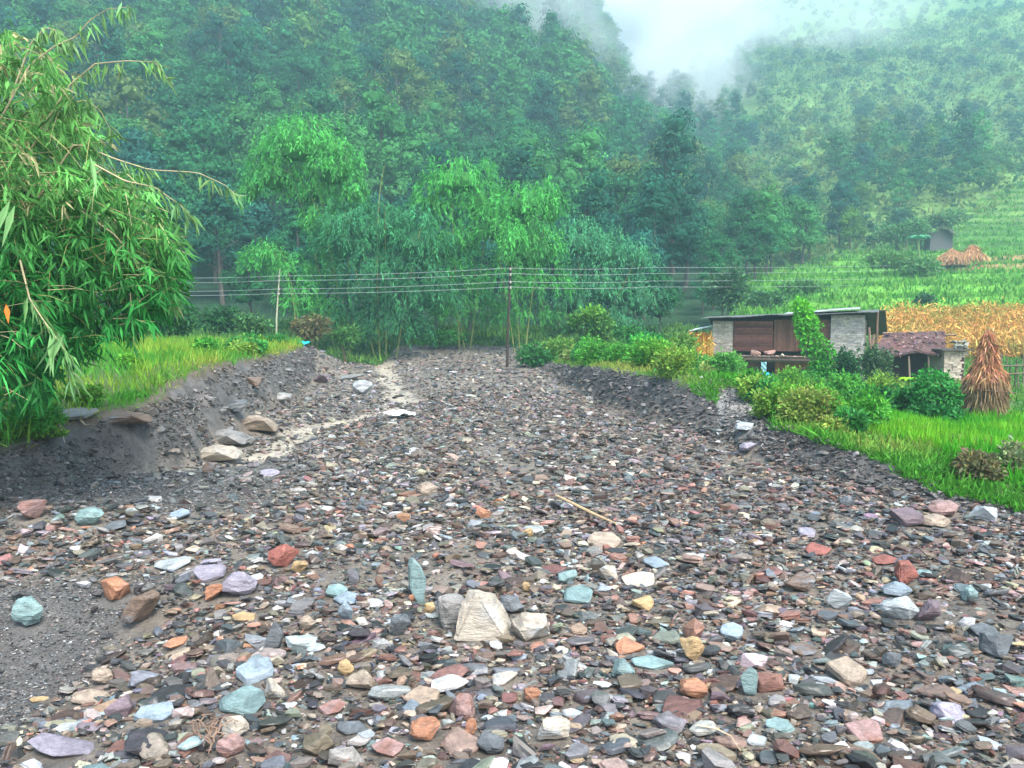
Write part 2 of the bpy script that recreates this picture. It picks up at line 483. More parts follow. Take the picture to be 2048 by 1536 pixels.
def scatter(n, y0, y1, smin, smax, power, fine, margin=0.0, pdf=1.0, zone='bed'):
    y = (y0 ** pdf + rng.random(n) * (y1 ** pdf - y0 ** pdf)) ** (1 / pdf)
    half = y * .665 * 1.12 + .5
    x = (rng.random(n) * 2 - 1) * half
    x = np.clip(x, -16, 12)
    if zone in ('bank', 'clod'):
        tq = rng.random(n) * (1.0 if zone == 'bank' else .85); lf = rng.random(n) < .55
        x = np.where(lf, np.interp(y, YS, XFL) * (1 - tq) + np.interp(y, YS, XCL) * tq, np.interp(y, YR, XFR) * (1 - tq) + np.interp(y, YR, XCR) * tq)
    xfl, xcl = np.interp(y, YS, XFL), np.interp(y, YS, XCL); xfr, xcr = np.interp(y, YR, XFR), np.interp(y, YR, XCR)
    bed = in_bed(x, y, margin)
    if zone == 'path':
        x = rng.normal(0, .5, n) + 5.2 + (y - 17) * .1
        keep = x > np.interp(y, YR, XFR)
    elif zone == 'gravel':
        x = -1.8 - rng.random(n) * 6.5; keep = in_bed(x, y, .2) & (rng.random(n) < gravelly(x, y))
    elif zone == 'bed':
        keep = bed & (rng.random(n) > sandy(x, y) * .8)
    else:
        keep = (~bed) & (x > xcl + .12) & (x < xcr - .05)
    if smin > .026: keep &= rng.random(n) > gravelly(x, y) * .93
    keep &= (x > -15.9) & (x < 11.9)
    x, y = x[keep], y[keep]; n = len(x)
    s = smin * (1 - rng.random(n) * (1 - (smin / smax) ** power)) ** (-1 / power)
    W = weights(x, y)
    ci = (W.cumsum(1) < rng.random((n, 1))).sum(1).clip(0, len(NAMES) - 1)
    pc = PALA[ci]; pc = pc * (.7 if y1 < 14 else .55) + pc.mean(1, keepdims=True) * (.3 if y1 < 14 else .45) * np.array((1.06, 1.0, .93))
    c = pc * .72 * rng.lognormal(-.05, .5, (n, 1)) * (1 + rng.normal(0, .07, (n, 3)))
    g = gravelly(x, y)[:, None]; c = c * (1 - g * .6) + c.mean(1, keepdims=True) * g * .6 * np.array((.95, 1.02, 1.05))
    c = np.minimum(c, .40)
    if zone == 'clod': c = np.array((.10, .097, .093)) * rng.lognormal(0, .28, (n, 1))
    z = H(x, y) - (.12 * s if zone == 'clod' else 0) + rng.random(n) ** 1.3 * .5 * np.minimum(s, .14) - .04 * s
    yaw = np.where(rng.random(n) < .75, rng.normal(0, .5, n), rng.random(n) * 2 * pi)
    steep = rng.random(n) < .10
    R = rotmats(n, yaw, np.where(steep, rng.normal(0, .6, n), rng.normal(-.02, .17, n)), np.where(steep, rng.normal(0, .5, n), rng.normal(0, .16, n)))
    if zone in ('bank', 'path'): c = c * .45 + c.mean(1, keepdims=True) * (.22 if zone == 'bank' else .9)
    pi_ = rng.integers(0, len(PF), n)
    sc = np.stack([s, s * rng.uniform(.75, 1.1, n), s * rng.uniform(.7, 1.25, n)], 1)
    return dict(x=x, y=y, z=z, s=s, c=c, ci=ci, R=R, p=pi_, sc=sc, fine=fine)
def emit(mb, d, idx):
    P = PF if d['fine'] else PC
    for k in range(len(P)):
        j = idx[d['p'][idx] == k]
        if not len(j): continue
        V, F = P[k]
        A = (V[None] * d['sc'][j][:, None, :])
        A = np.einsum('nij,nkj->nki', d['R'][j], A) + np.stack([d['x'][j], d['y'][j], d['z'][j]], 1)[:, None]
        C = np.repeat(d['c'][j][:, None], len(V), 1)
        FF = F[None] + (np.arange(len(j)) * len(V))[:, None, None]
        mb.add(A.reshape(-1, 3), FF.reshape(-1, 3), C.reshape(-1, 3))
layers = [
 scatter(62000, 3.0, 13, .028, .10, 1.5, False, .25, 1.4),
 scatter(21000, 3.0, 13, .07, .30, 1.95, True, .15, 1.6),
 scatter(56000, 12, 26, .07, .36, 1.8, False, .2, 1.5),
 scatter(32000, 25, 52, .11, .48, 1.9, False, .2, 1.3),
 scatter(26000, 4, 13, .012, .035, 1.5, False, .5, 1.2),
 scatter(20000, 8, 42, .03, .24, 1.9, False, .0, 1.2, 'bank'),
 scatter(90000, 4.6, 13, .018, .05, 1.6, False, .2, 1.1, 'gravel'),
 scatter(16000, 7.5, 17, .02, .13, 1.6, False, .0, 1.0, 'bank'),
 scatter(2600, 8.5, 42, .10, .42, 2.2, True, .0, 1.1, 'clod'),
 scatter(5000, 14.5, 20, .03, .14, 1.8, False, 0, 1, 'path'),
]
for d in layers:
    d['show'] = d['s'] / d['y'] * ((np.abs(d['x'] / d['y']) < .655) & (d['y'] > 4.3))

# hand placed stones : (u, v of the middle, width px, height px, colour, kind, label)
ROCKS = [
 (965,1240,116,100,'cream','wedge','big cream and blue-grey boulder, largest of the foreground, in the washed sand patch'),
 (1060,1262,84,62,'cream','cobble','rounded cream boulder at the right foot of the biggest foreground boulder'),
 (900,1228,70,72,'grey','chunk','dark grey leaning stone against the left side of the biggest foreground boulder'),
 (833,1168,38,90,'teal','slab_up','upright pale teal slate splinter left of the cream boulder'),
 (672,1178,44,46,'teal','slab','pale teal slate flake on top of the small blue pile'),
 (690,1200,60,26,'blue','slab','long pale blue sliver lying across the small blue pile'),
 (690,1228,30,46,'blue','chunk','short blue-grey block at the bottom of the small blue pile'),
 (1158,1190,66,42,'teal','slab','teal layered slate slab right of the cream boulder'),
 (1136,1160,42,28,'teal','chunk','dark teal block resting just behind the teal layered slab'),
 (1024,1212,52,44,'slate','chunk','blue-grey wedge behind the rounded cream boulder'),
 (1468,1262,52,36,'blue','slab','bluish flat stone alone on the brown sand right of centre'),
 (1386,1302,48,58,'ochre','chunk','yellow-orange quartz block standing right of centre'),
 (1262,1300,62,28,'orange','chunk','orange and white elongated stone beside a teal slab'),
 (1310,1330,90,34,'teal','slab','long teal slab pointing right below the orange and white stone'),
 (1250,1346,46,44,'teal','chunk','rounded teal block left of the long teal slab'),
 (1390,1384,62,42,'orange','cobble','rusty orange round boulder in the lower right middle'),
 (1064,1394,36,36,'orange','cobble','rusty orange cube-like cobble at the lower centre'),
 (1010,1360,56,28,'cream','slab','pale yellow cap stone lying on a dark slab at the lower centre'),
 (920,1418,58,54,'pink','chunk','white and rust streaked stone near the bottom centre'),
 (848,1470,66,52,'orange','cobble','knobbly orange-brown conglomerate cobble near the bottom centre'),
 (942,1460,26,44,'orange','chunk','narrow orange and cream stone right of the knobbly cobble'),
 (1108,1468,72,54,'cream','chunk','pale cream-green block near the bottom right of centre'),
 (982,1498,62,36,'slate','cobble','smooth blue-grey lens-shaped stone at the bottom centre'),
 (504,1340,76,64,'blue','slab','large pale blue triangular slate plate at the lower left'),
 (478,1402,100,64,'teal','slab','broad pale teal slate plate below the blue triangular plate'),
 (548,1280,34,58,'slate','slab_up','upright blue-grey slate point above the blue triangular plate'),
 (545,1385,48,40,'cream','chunk','white stone with a dark ring mark beside the broad teal plate'),
 (464,1462,62,48,'cream','cobble','cream and rust rounded boulder at the lower left beside the roots'),
 (456,1500,60,46,'pink','cobble','pale pink boulder among the thin roots at the lower left'),
 (232,1420,52,48,'purple','chunk','purple-grey upright block at the lower left'),
 (300,1432,84,44,'blue','slab','two-toned pale blue slab right of the purple block'),
 (130,1450,58,32,'pale','slab','bright white-blue flat stone left of the purple block'),
 (100,1504,150,62,'lilac','slab','huge flat blue-lilac slate plate in the bottom left corner'),
 (170,1402,82,34,'tan','slab','long tan and white slab at the edge of the gravel hollow'),
 (198,1358,44,36,'tan','cobble','tan rounded stone on the lower rim of the gravel hollow'),
 (72,1404,40,14,'ochre','slab','small bright orange flake at the edge of the gravel hollow'),
 (345,1292,46,28,'orange','slab','small pinkish-orange brick-shaped stone at the left'),
 (274,1234,82,72,'brown','chunk','brown boulder with a blue-grey top at the upper rim of the gravel hollow'),
 (224,1192,58,48,'orange','chunk','rusty red-orange boulder above the brown one at the left'),
 (50,1240,66,62,'teal','cobble','rounded teal-grey boulder sunk in the gravel at the left edge'),
 (474,1178,68,52,'lilac','cobble','grey-lilac rounded boulder left of centre'),
 (428,1190,40,42,'orange','chunk','small orange stone tucked against the grey-lilac boulder'),
 (410,1146,66,40,'lilac','slab','flat lilac stone behind the grey-lilac boulder'),
 (336,1126,66,42,'pale','slab','pale green-white slab in the left middle ground'),
 (356,1024,48,38,'blue','slab','pale sky-blue slab standing on the grey gravel at the left'),
 (172,1040,58,36,'teal','cobble','grey-teal boulder on the gravel crest at the far left'),
 (225,1050,50,26,'slate','slab','grey stone just right of the teal boulder on the gravel crest'),
 (48,1028,60,44,'pink','chunk','pinkish-red flaky boulder at the left edge of the gravel crest'),
 (560,1118,60,50,'red','chunk','rust-red crumbling stone in the left middle ground'),
 (598,1140,34,24,'ochre','chunk','small orange-yellow stone beside the rust-red crumbling stone'),
 (484,1236,50,22,'ochre','slab','thin yellow flake slanting down at the left of centre'),
 (966,1030,30,20,'orange','chunk','small bright orange stone in the middle of the debris'),
 (1056,1068,24,18,'ochre','chunk','small golden stone right of centre near the dry stick'),
 (1210,1086,70,30,'tan','slab','tan splayed flat stone below the end of the dry stick'),
 (1315,1128,54,26,'blue','slab','pale blue flat stone right of centre'),
 (1282,1160,70,30,'cream','slab','low cream wedge stone below the pale blue flat stone'),
 (1287,1214,46,28,'ochre','chunk','orange-cream pointed stone right of the teal layered slab'),
 (1215,1148,42,34,'cream','chunk','pale beige cube-like stone behind the low cream wedge'),
 (1816,1152,50,56,'red','chunk','bright brick-red tall stone at the right'),
 (1775,1124,50,18,'red','slab','thin red slab above a pale flat stone at the right'),
 (1802,1188,64,32,'blue','cobble','smooth blue-grey dome-shaped stone below the brick-red stone'),
 (1806,1226,72,50,'pale','chunk','white-grey blocky boulder below the smooth blue dome'),
 (1864,1226,60,48,'purple','chunk','purple-brown block right of the white-grey boulder'),
 (1945,1190,34,38,'teal','cobble','grey-green rounded stone at the right edge area'),
 (1708,1340,84,66,'tan','slab','large tan-brown flat slab at the lower right'),
 (1742,1466,72,52,'pink','slab','crimson-pink slanting slab near the lower right corner'),
 (1500,1370,36,60,'teal','slab_up','pale teal upright stone at the lower right'),
 (1544,1370,60,42,'redbrown','chunk','dark red streaked block beside the pale teal upright stone'),
 (1566,1456,60,32,'teal','slab','dark teal wedge stone near the bottom right'),
 (1518,1486,46,28,'pale','slab','pale turquoise rectangle stone near the bottom right'),
 (1790,1326,42,36,'slate','cobble','grey round cobble right of the large tan slab'),
 (1606,1170,64,40,'brown','cobble','dark brown rounded boulder in the right middle ground'),
 (1682,1204,44,44,'pale','chunk','pale blue layered stone left of the white-grey boulder'),
 (1618,1062,42,28,'lilac','slab','pale lilac flat stone in the right middle ground'),
 (1640,1100,58,26,'red','slab','dusty red flat stone in the right middle ground'),
 (1900,1022,76,34,'pink','cobble','large smooth pink boulder at the edge of the right grass'),
 (1982,1032,52,32,'pale','chunk','angular white-grey boulder right of the pink boulder, beside the grass'),
 (1880,1046,60,28,'tan','cobble','tan boulder just in front of the large pink boulder'),
 (1697,1006,28,26,'slate','cobble','dark blue-grey round stone at the foot of the right bank'),
 (1820,1040,64,38,'purple','chunk','mauve jagged boulder left of the tan boulder'),
 (1500,904,38,22,'lilac','cobble','smooth lilac stone low on the right bank'),
 (1494,856,40,26,'pale','slab','pale grey-blue stone where the gravel path meets the bank'),
 (2010,1300,70,50,'slate','chunk','dark slate block at the right edge'),
 (1985,1265,60,40,'slate','slab','grey layered ledge stone above the dark slate block'),
 (1612,1300,60,34,'brown','slab','brown slab in washed sand at the lower right'),
 (1146,1428,44,26,'pale','slab','white lozenge stone near the bottom centre right'),
 (720,1372,60,40,'tan','chunk','tan angular block left of the lower centre'),
 (690,1340,34,36,'ochre','cobble','pair-like yellow-tan cobble left of the lower centre'),
 (660,1420,60,34,'pink','slab','pink slab left of the knobbly cobble'),
 (770,1500,70,44,'pink','slab','rose-tinted slate plate at the bottom'),
 (700,1460,70,36,'slate','slab','dark slate slab left of the knobbly cobble'),
 (630,1296,40,22,'pale','slab','pale ice-blue flake left of centre'),
 (612,1250,36,34,'tan','cobble','tan cobble left of the small blue pile'),
 (800,1256,44,50,'slate','chunk','blue-grey block left of the leaning grey stone'),
 (860,1218,26,26,'ochre','chunk','small yellow stone at the foot of the upright teal splinter'),
 (826,1198,20,18,'orange','cobble','small orange pebble beside the upright teal splinter'),
 (1054,1178,20,22,'ochre','cobble','small golden pebble above the rounded cream boulder'),
 (852,980,50,34,'tan','cobble','tan boulder half buried in the middle of the debris'),
 (536,946,40,16,'lilac','slab','lilac plate in the left middle distance'),
]
BIG = [  # boulders along the channel and the bank : (u, v, w, h, colour, kind, label)
 (446,880,92,32,'grey','layer','pale striated boulder at the edge of the channel'),
 (424,912,92,34,'cream','layer','pale layered ledge stone below the striated boulder'),
 (505,852,86,34,'tan','layer','tan elongated boulder pointing right above the striated boulder'),
 (462,814,62,32,'slate','cobble','blue-grey rounded boulder set in the foot of the left bank'),
 (724,776,42,34,'pale','cobble','pale grey-blue boulder beside the sandy channel'),
 (700,752,50,18,'grey','slab','grey plate behind the pale boulder in the channel'),
 (246,856,90,30,'brown','layer','dark brown log-shaped rock sticking out of the left bank'),
 (142,832,66,22,'grey','slab','flat grey slab jutting out under the grass of the left bank'),
 (415,938,30,26,'brown','chunk','dark brown block at the left end of the layered ledge stone'),
 (640,760,40,18,'purple','chunk','mauve boulder in the far left rubble'),
 (500,766,40,22,'brown','chunk','dark brown clod on the slumped bank'),
 (560,800,42,20,'grey','cobble','grey boulder beside the tip of the sandy channel'),
 (1182,795,26,12,'grey','slab','light grey plate on the far right bank'),
]
HAND = []
def rock_mesh(kind, seed, detail=1):
    r = random.Random(seed)
    if kind in ('slab', 'slab_up'): V, F = proto('slab', r)
    elif kind == 'wedge':
        V, F = hull([(-.5, -.3, -.3), (.5, -.35, -.3), (.55, .3, -.3), (-.5, .35, -.3), (-.42, -.12, .25), (-.1, -.1, .5), (.18, .05, .42), (-.3, .3, .4), (.2, .3, .35), (.42, -.1, .0)])
    elif kind == 'layer':
        V, F = hull([(x * r.uniform(.85, 1.1), y * r.uniform(.8, 1.1), z * r.uniform(.7, 1.1)) for x, y, z in
                     [(-.5, -.2, -.15), (.5, -.1, -.2), (.45, .3, -.15), (-.4, .3, -.2), (-.3, -.2, .15), (.2, -.25, .22), (.35, .2, .12), (-.25, .2, .25), (0, 0, .3)]])
    else: V, F = proto(kind, r)
    bm = bmesh.new()
    vs = [bm.verts.new(v) for v in V]
    for f in F: bm.faces.new([vs[i] for i in f])
    bmesh.ops.dissolve_limit(bm, angle_limit=radians(9), verts=bm.verts, edges=bm.edges)
    bmesh.ops.bevel(bm, geom=list(bm.edges), offset=.03, segments=1, affect='EDGES', clamp_overlap=True)
    bmesh.ops.triangulate(bm, faces=bm.faces)
    bmesh.ops.subdivide_edges(bm, edges=[e for e in bm.edges if e.calc_length() > .14], cuts=2, use_grid_fill=True)
    bmesh.ops.triangulate(bm, faces=bm.faces)
    bm.verts.index_update(); bm.normal_update()
    V = np.array([v.co[:] for v in bm.verts]); N = np.array([v.normal[:] for v in bm.verts])
    F = np.array([[v.index for v in f.verts] for f in bm.faces]); bm.free()
    V[:, :3] /= max(np.ptp(V[:, 0]), 1e-3)
    o = seed * 1.37 % 50
    d = .035 * fbm(V[:, 0] * 5 + o, V[:, 1] * 5, V[:, 2] * 14 + o, o=3) + .02 * np.sign(np.sin(V[:, 2] * 60 + 3 * V[:, 0] + o)) * .4
    if kind in ('slab', 'slab_up'): d = d * .35
    V = V + N * d[:, None]
    return V, F
def place_rock(u, v, w, h, colour, kind, label, seed, group=None, bury=.04):
    p = gp(u, v + h * .42)
    Y = p[1]
    W = w / FPX * Y; Hh = h / FPX * Y
    V, F = rock_mesh(kind, seed)
    V = V - (V.max(0) + V.min(0)) / 2
    ext = np.ptp(V, axis=0)
    r = random.Random(seed * 3 + 1)
    g = ray(1024, v)[2]                                # sin of viewing dip, negative
    if kind == 'slab_up':
        V = V[:, [1, 2, 0]]; ext = np.ptp(V, axis=0)
        S = np.array([W / ext[0], W * .35 / ext[1], Hh * 1.05 / ext[2]])
        R = rotmats(1, np.array([r.uniform(-.4, .4)]), np.array([-.15]), np.array([r.uniform(-.25, .25)]))[0]
    elif kind == 'slab':
        dep = min(max(Hh * .8 / max(-g, .2) * .8, W * .45), W * 1.0)
        S = np.array([W / ext[0], dep / ext[1], max(Hh * .3, W * .12) / ext[2]])
        R = rotmats(1, np.array([r.uniform(-.25, .25)]), np.array([r.uniform(.12, .3)]), np.array([r.uniform(-.12, .12)]))[0]
    else:
        S = np.array([W / ext[0], W * .75 / ext[1], Hh * .95 / ext[2]])
        R = rotmats(1, np.array([r.uniform(-.3, .3)]), np.array([r.uniform(-.05, .1)]), np.array([r.uniform(-.15, .15)]))[0]
    V = (V * S) @ R.T
    z0 = V[:, 2].min()
    c = np.array(PAL[colour]) * r.uniform(.85, 1.1); c = c * .74 + c.mean() * .22
    nn = fbm(V[:, 0] / W * 3 + seed, V[:, 1] / W * 3, V[:, 2] / W * 6, o=3)
    tint = {'cream': (.30, .34, .36), 'orange': (.16, .10, .08), 'brown': (.16, .19, .22), 'pink': (.22, .10, .07), 'pale': (.16, .16, .17), 'tan': (.15, .12, .1)}.get(colour, tuple(c * .55))
    C = mixc(c, np.array(tint), sstep(.05, .5, nn) * .75)
    loc = (p[0], Y + W * .3, H1(p[0], Y + W * .3) - z0 - bury * Hh)
    mb = MB(); mb.add(V, F, C)
    o = mb.build({'cobble': 'boulder', 'wedge': 'boulder', 'layer': 'boulder', 'chunk': 'rock'}.get(kind, 'flat_stone'), M_boulder, smooth=False)
    o.location = loc
    tag(o, label, 'stone', group)
    HAND.append((loc[0], loc[1], W * .55, max(W * .5, .04)))
    return o
for i, a in enumerate(ROCKS): place_rock(*a, seed=100 + i)
for i, a in enumerate(BIG): place_rock(*a, seed=400 + i)

# the stones of the scatter that show largest become things of their own
N_IND = 300 - len(ROCKS) - len(BIG)
allshow = np.concatenate([d['show'] for d in layers[:4]])
thr = np.sort(allshow)[-N_IND]
CW = {'slate': 'slate-grey', 'dark': 'almost black', 'purple': 'purplish', 'redbrown': 'reddish-brown', 'brown': 'brown', 'tan': 'tan', 'cream': 'cream', 'orange': 'rusty orange',
      'teal': 'greenish-teal', 'red': 'brick-red', 'pale': 'pale grey', 'pink': 'pinkish', 'grey': 'mid-grey', 'blue': 'bluish', 'ochre': 'golden ochre', 'lilac': 'lilac-grey'}
KW = {'slab': 'flat slab', 'chunk': 'angular block', 'cobble': 'rounded cobble'}
def spot(x, y):
    u = 1024 + FPX * x / y
    a = 'far left' if u < 420 else 'left' if u < 820 else 'centre' if u < 1230 else 'right' if u < 1640 else 'far right'
    b = 'nearest foreground' if y < 5.4 else 'foreground' if y < 6.6 else 'middle foreground' if y < 8.6 else 'middle ground'
    return a, b
for d in layers:      # nothing lies on top of the hand placed stones
    ok = np.ones(len(d['x']), bool)
    for hx_, hy_, rx_, ry_ in HAND:
        ok &= ((d['x'] - hx_) / (rx_ + d['s'] * .3)) ** 2 + ((d['y'] - hy_ + ry_ * .15) / (ry_ * .8 + d['s'] * .3)) ** 2 > 1
    for k_ in ('x', 'y', 'z', 's', 'c', 'ci', 'R', 'p', 'sc', 'show'): d[k_] = d[k_][ok]
allshow = np.concatenate([d['show'] for d in layers[:4]])
thr = np.sort(allshow)[-N_IND]
mb_stuff = MB()
for li, d in enumerate(layers):
    big = np.nonzero(d['show'] >= thr)[0] if li < 4 else np.array([], int)
    rest = np.nonzero(d['show'] < thr)[0] if li < 4 else np.arange(len(d['x']))
    emit(mb_stuff, d, rest)
    for j in big:
        k = KINDS[d['p'][j]]
        V, F = rock_mesh(k, 900 + int(j) % 40)
        V = (V * d['sc'][j]) @ d['R'][j].T
        mb = MB(); mb.add(V, F, d['c'][j])
        o = mb.build({'slab': 'flat_stone', 'chunk': 'rock', 'cobble': 'boulder'}[k], M_stone)
        o.location = (d['x'][j], d['y'][j], d['z'][j])
        a, b = spot(d['x'][j], d['y'][j])
        cn = CW[NAMES[d['ci'][j]]]
        tag(o, f'{cn} {KW[k]} among the wet rubble, {a} of the {b}', 'stone', f'{cn} {KW[k]} stones in the rubble at the {a} of the {b}')
o = mb_stuff.build('rubble', M_stone)
tag(o, 'loose wet slate rubble and pebbles covering the debris bed', 'rubble', kind='stuff')
print('rubble faces', len(o.data.polygons), 'individual stones', N_IND)
#@@PART2
# ------------------------------------------------------------------ foliage helpers
def norm(a): return a / (np.linalg.norm(a, axis=-1, keepdims=True) + 1e-9)
def leaves(mb, P, D, L, W, C, fold=.18):
    """kite shaped leaves, folded along the midrib"""
    P = np.asarray(P); n = len(P)
    if n == 0: return
    D = norm(D); L = np.broadcast_to(L, (n,))[:, None]; W = np.broadcast_to(W, (n,))[:, None]
    S = norm(np.cross(D, rng.normal(0, 1, (n, 3))))
    Nn = np.cross(S, D)
    m = P + D * L * .38
    tip = P + D * L - np.array([0, 0, .12]) * L
    V = np.stack([P, m + S * W * .5 + Nn * W * fold, tip, m - S * W * .5 + Nn * W * fold], 1).reshape(-1, 3)
    b = np.arange(n)[:, None] * 4
    F = np.concatenate([b + [0, 1, 2], b + [0, 2, 3]])
    C = np.broadcast_to(C, (n, 3))
    mb.add(V, F, np.repeat(C, 4, 0))
def leaves_n(mb, P, Nn, L, W, C, fold=.1):
    """leaves lying roughly in the plane whose normal is Nn"""
    n = len(P)
    Nn = norm(Nn); D = norm(np.cross(Nn, rng.normal(0, 1, (n, 3)))); D[:, 2] -= .25; D = norm(D)
    L = np.broadcast_to(L, (n,))[:, None]; W = np.broadcast_to(W, (n,))[:, None]
    S = norm(np.cross(D, Nn)); m = P + D * L * .42
    V = np.stack([P, m + S * W * .5 + Nn * W * fold, P + D * L - [0, 0, .1] * L, m - S * W * .5 + Nn * W * fold], 1).reshape(-1, 3)
    b = np.arange(n)[:, None] * 4
    mb.add(V, np.concatenate([b + [0, 1, 2], b + [0, 2, 3]]), np.repeat(np.broadcast_to(C, (n, 3)), 4, 0))
_bi = bmesh.new(); bmesh.ops.create_icosphere(_bi, subdivisions=2, radius=1)
ICO_V = np.array([v.co[:] for v in _bi.verts]); ICO_F = np.array([[v.index for v in f.verts] for f in _bi.faces]); _bi.free()
def core(mb, c, r, col, seed):
    k = 1 + .35 * fbm(ICO_V[:, 0] * 2 + seed, ICO_V[:, 1] * 2 + seed, ICO_V[:, 2] * 2, o=3)
    mb.add(ICO_V * k[:, None] * r + c, ICO_F, col)
def puff(mb, c, r, n, L, W, col, seed=0, rnd=.45):
    d = norm(rng.normal(0, 1, (int(n), 3))); d[:, 2] = np.where(d[:, 2] < -.45, -d[:, 2], d[:, 2])
    k = 1 + .35 * fbm(d[:, 0] * 2.4 + seed, d[:, 1] * 2.4 + seed * 2, d[:, 2] * 2.4, o=2) * 2
    P = np.asarray(c) + d * (k * (1 - .25 * rng.random(len(d)) ** 2))[:, None] * np.asarray(r)
    leaves_n(mb, P, d + [0, 0, .25] + rng.normal(0, rnd, d.shape), L * rng.uniform(.6, 1.3, len(P)), W * rng.uniform(.7, 1.2, len(P)), jit(col, len(P), .18, .06))
def jit(c, n, s=.25, h=.10):
    return np.asarray(c) * rng.lognormal(0, s, (n, 1)) * (1 + rng.normal(0, h, (n, 3)))
def blob(mb, c, r, n, L, W, col, up=.3, out=.8, rnd=.7, shell=.45, lump=.3, seed=0, lo=-1):
    """an uneven leafy mass"""
    d = norm(rng.normal(0, 1, (int(n), 3)))
    d[:, 2] = np.where(d[:, 2] < lo, -d[:, 2], d[:, 2])
    k = 1 + lump * fbm(d[:, 0] * 2.2 + seed, d[:, 1] * 2.2 + seed * 2, d[:, 2] * 2.2, o=2) * 2
    rad = (1 - shell * rng.random(len(d)) ** 1.6) * k
    P = np.asarray(c) + d * rad[:, None] * np.asarray(r)
    D = d * out + rng.normal(0, rnd, d.shape) + np.array([0, 0, up])
    leaves(mb, P, D, L * rng.uniform(.6, 1.3, len(P)), W * rng.uniform(.7, 1.2, len(P)), jit(col, len(P)))
def ground_blades(mb, x, y, L, W, col, lean=.3, dz=-.02):
    n = len(x)
    P = np.stack([x, y, H(x, y) + dz], 1)
    D = np.stack([rng.normal(0, lean, n), rng.normal(0, lean, n), np.ones(n)], 1)
    leaves(mb, P, D, L, W, col, .1)

# ------------------------------------------------------------------ hillside forest
def tree_proto(seed, h, cr, ncl, nl, leaf, col, broad=1.0):
    r = random.Random(seed)
    tr = MB(); cr_mb = MB(); co = MB()
    lean = Vector((r.uniform(-.08, .08), r.uniform(-.08, .08), 1))
    top = [np.array([lean.x * z, lean.y * z, z]) for z in np.linspace(-.6, h * .8, 6)]
    tr.tube(top, np.linspace(h * .022, h * .007, 6), 6, (.09, .085, .075))
    for k in range(ncl):
        f = (k + .5) / ncl
        z = h * (.34 + .62 * f) + r.uniform(-.4, .4)
        a = k * 2.4 + r.uniform(-.5, .5)
        q = cr * math.sqrt(max(.05, 1 - (2 * f - .75) ** 2)) * r.uniform(.35, .85)
        c = np.array([q * cos(a), q * sin(a), z])
        b = np.array([lean.x * z * .75, lean.y * z * .75, z * .72])
        if k % 2 == 0: tr.tube([b, (b + c) / 2 + [0, 0, .2], c], [h * .009, h * .006, h * .003], 4, (.08, .075, .065))
        s = cr * r.uniform(.36, .6) * broad
        cc = np.array(col) * r.uniform(.75, 1.3)
        puff(cr_mb, c, (s, s, s * .7), nl, leaf, leaf * .6, cc, seed=seed + k)
        core(co, c, np.array((s, s, s * .7)) * .46, cc, seed + k)
    return tr, cr_mb, co
TREES = []
cols = [(.026, .14, .05), (.05, .21, .055), (.018, .10, .06), (.10, .24, .05), (.03, .17, .065), (.11, .19, .055), (.02, .11, .08), (.06, .23, .065)]
for i in range(8):
    TREES.append(tree_proto(50 + i, 9.5 + (i % 3) * 1.2, 3.1 + .4 * (i % 2), 12, 140, .40, cols[i]))
SHRUBS = []
scols = [(.07, .20, .05), (.12, .25, .055), (.04, .14, .06), (.17, .24, .06), (.02, .09, .055)]
for i in range(5):
    SHRUBS.append(tree_proto(80 + i, 3.4 + .3 * i, 2.3, 7, 70, .42, scols[i], 1.1))
def tree_sources(protos, name, part):
    out = []
    for tr, cr0, co in protos:
        cr = MB(); cr.v = cr0.v + co.v; cr.c = cr0.c + co.c; off = cr0.n; cr.f = list(cr0.f); cr.n = cr0.n
        for v_, f_, c_ in zip(co.v, co.f, co.c): pass
        cr.f += [f_ + off for f_ in co.f]
        root = bpy.data.objects.new(name, None); root.empty_display_size = .3; COL.objects.link(root)
        tr.build('trunk', M_bark, root); cr.build(part, M_far, root)
        out.append(root)
    return out
cand = []
yy = 57.0
while yy < 500:
    sp = 4.9 + .013 * yy
    xs = np.arange(-.80 * yy - 6, .80 * yy + 6, sp)
    for x in xs:
        cand.append((x + rng.uniform(-.42, .42) * sp, yy + rng.uniform(-.42, .42) * sp))
    yy += sp * .85
cand = np.array(cand)
cx, cy = cand[:, 0], cand[:, 1]
cu = 1024 + FPX * cx / cy
cz = H(cx, cy)
crow = 768 - FPX * np.tan(np.arctan2(cz - CAMZ, cy) + PITCH)
scrub = (cu > 1500 + 60 * fbm(cx / 30, cy / 30, o=2)) & (cy > 98)
dark = fbm(cx / 26 + 4, cy / 26, o=2)
scrub = scrub & ~(((cu - 1800) / 150) ** 2 + ((cy - 165) / 26) ** 2 < 1) & ~((cu < 1740) & (cy < 122))
field = (cu > 1455) & (cy < 92 + .115 * (cu - 1500) + 10 * fbm(cx / 14, cy / 14, o=2))
keep = ~field & (crow > -330) & (cz > -2) & (rng.random(len(cx)) < np.where(scrub, .9, .95))
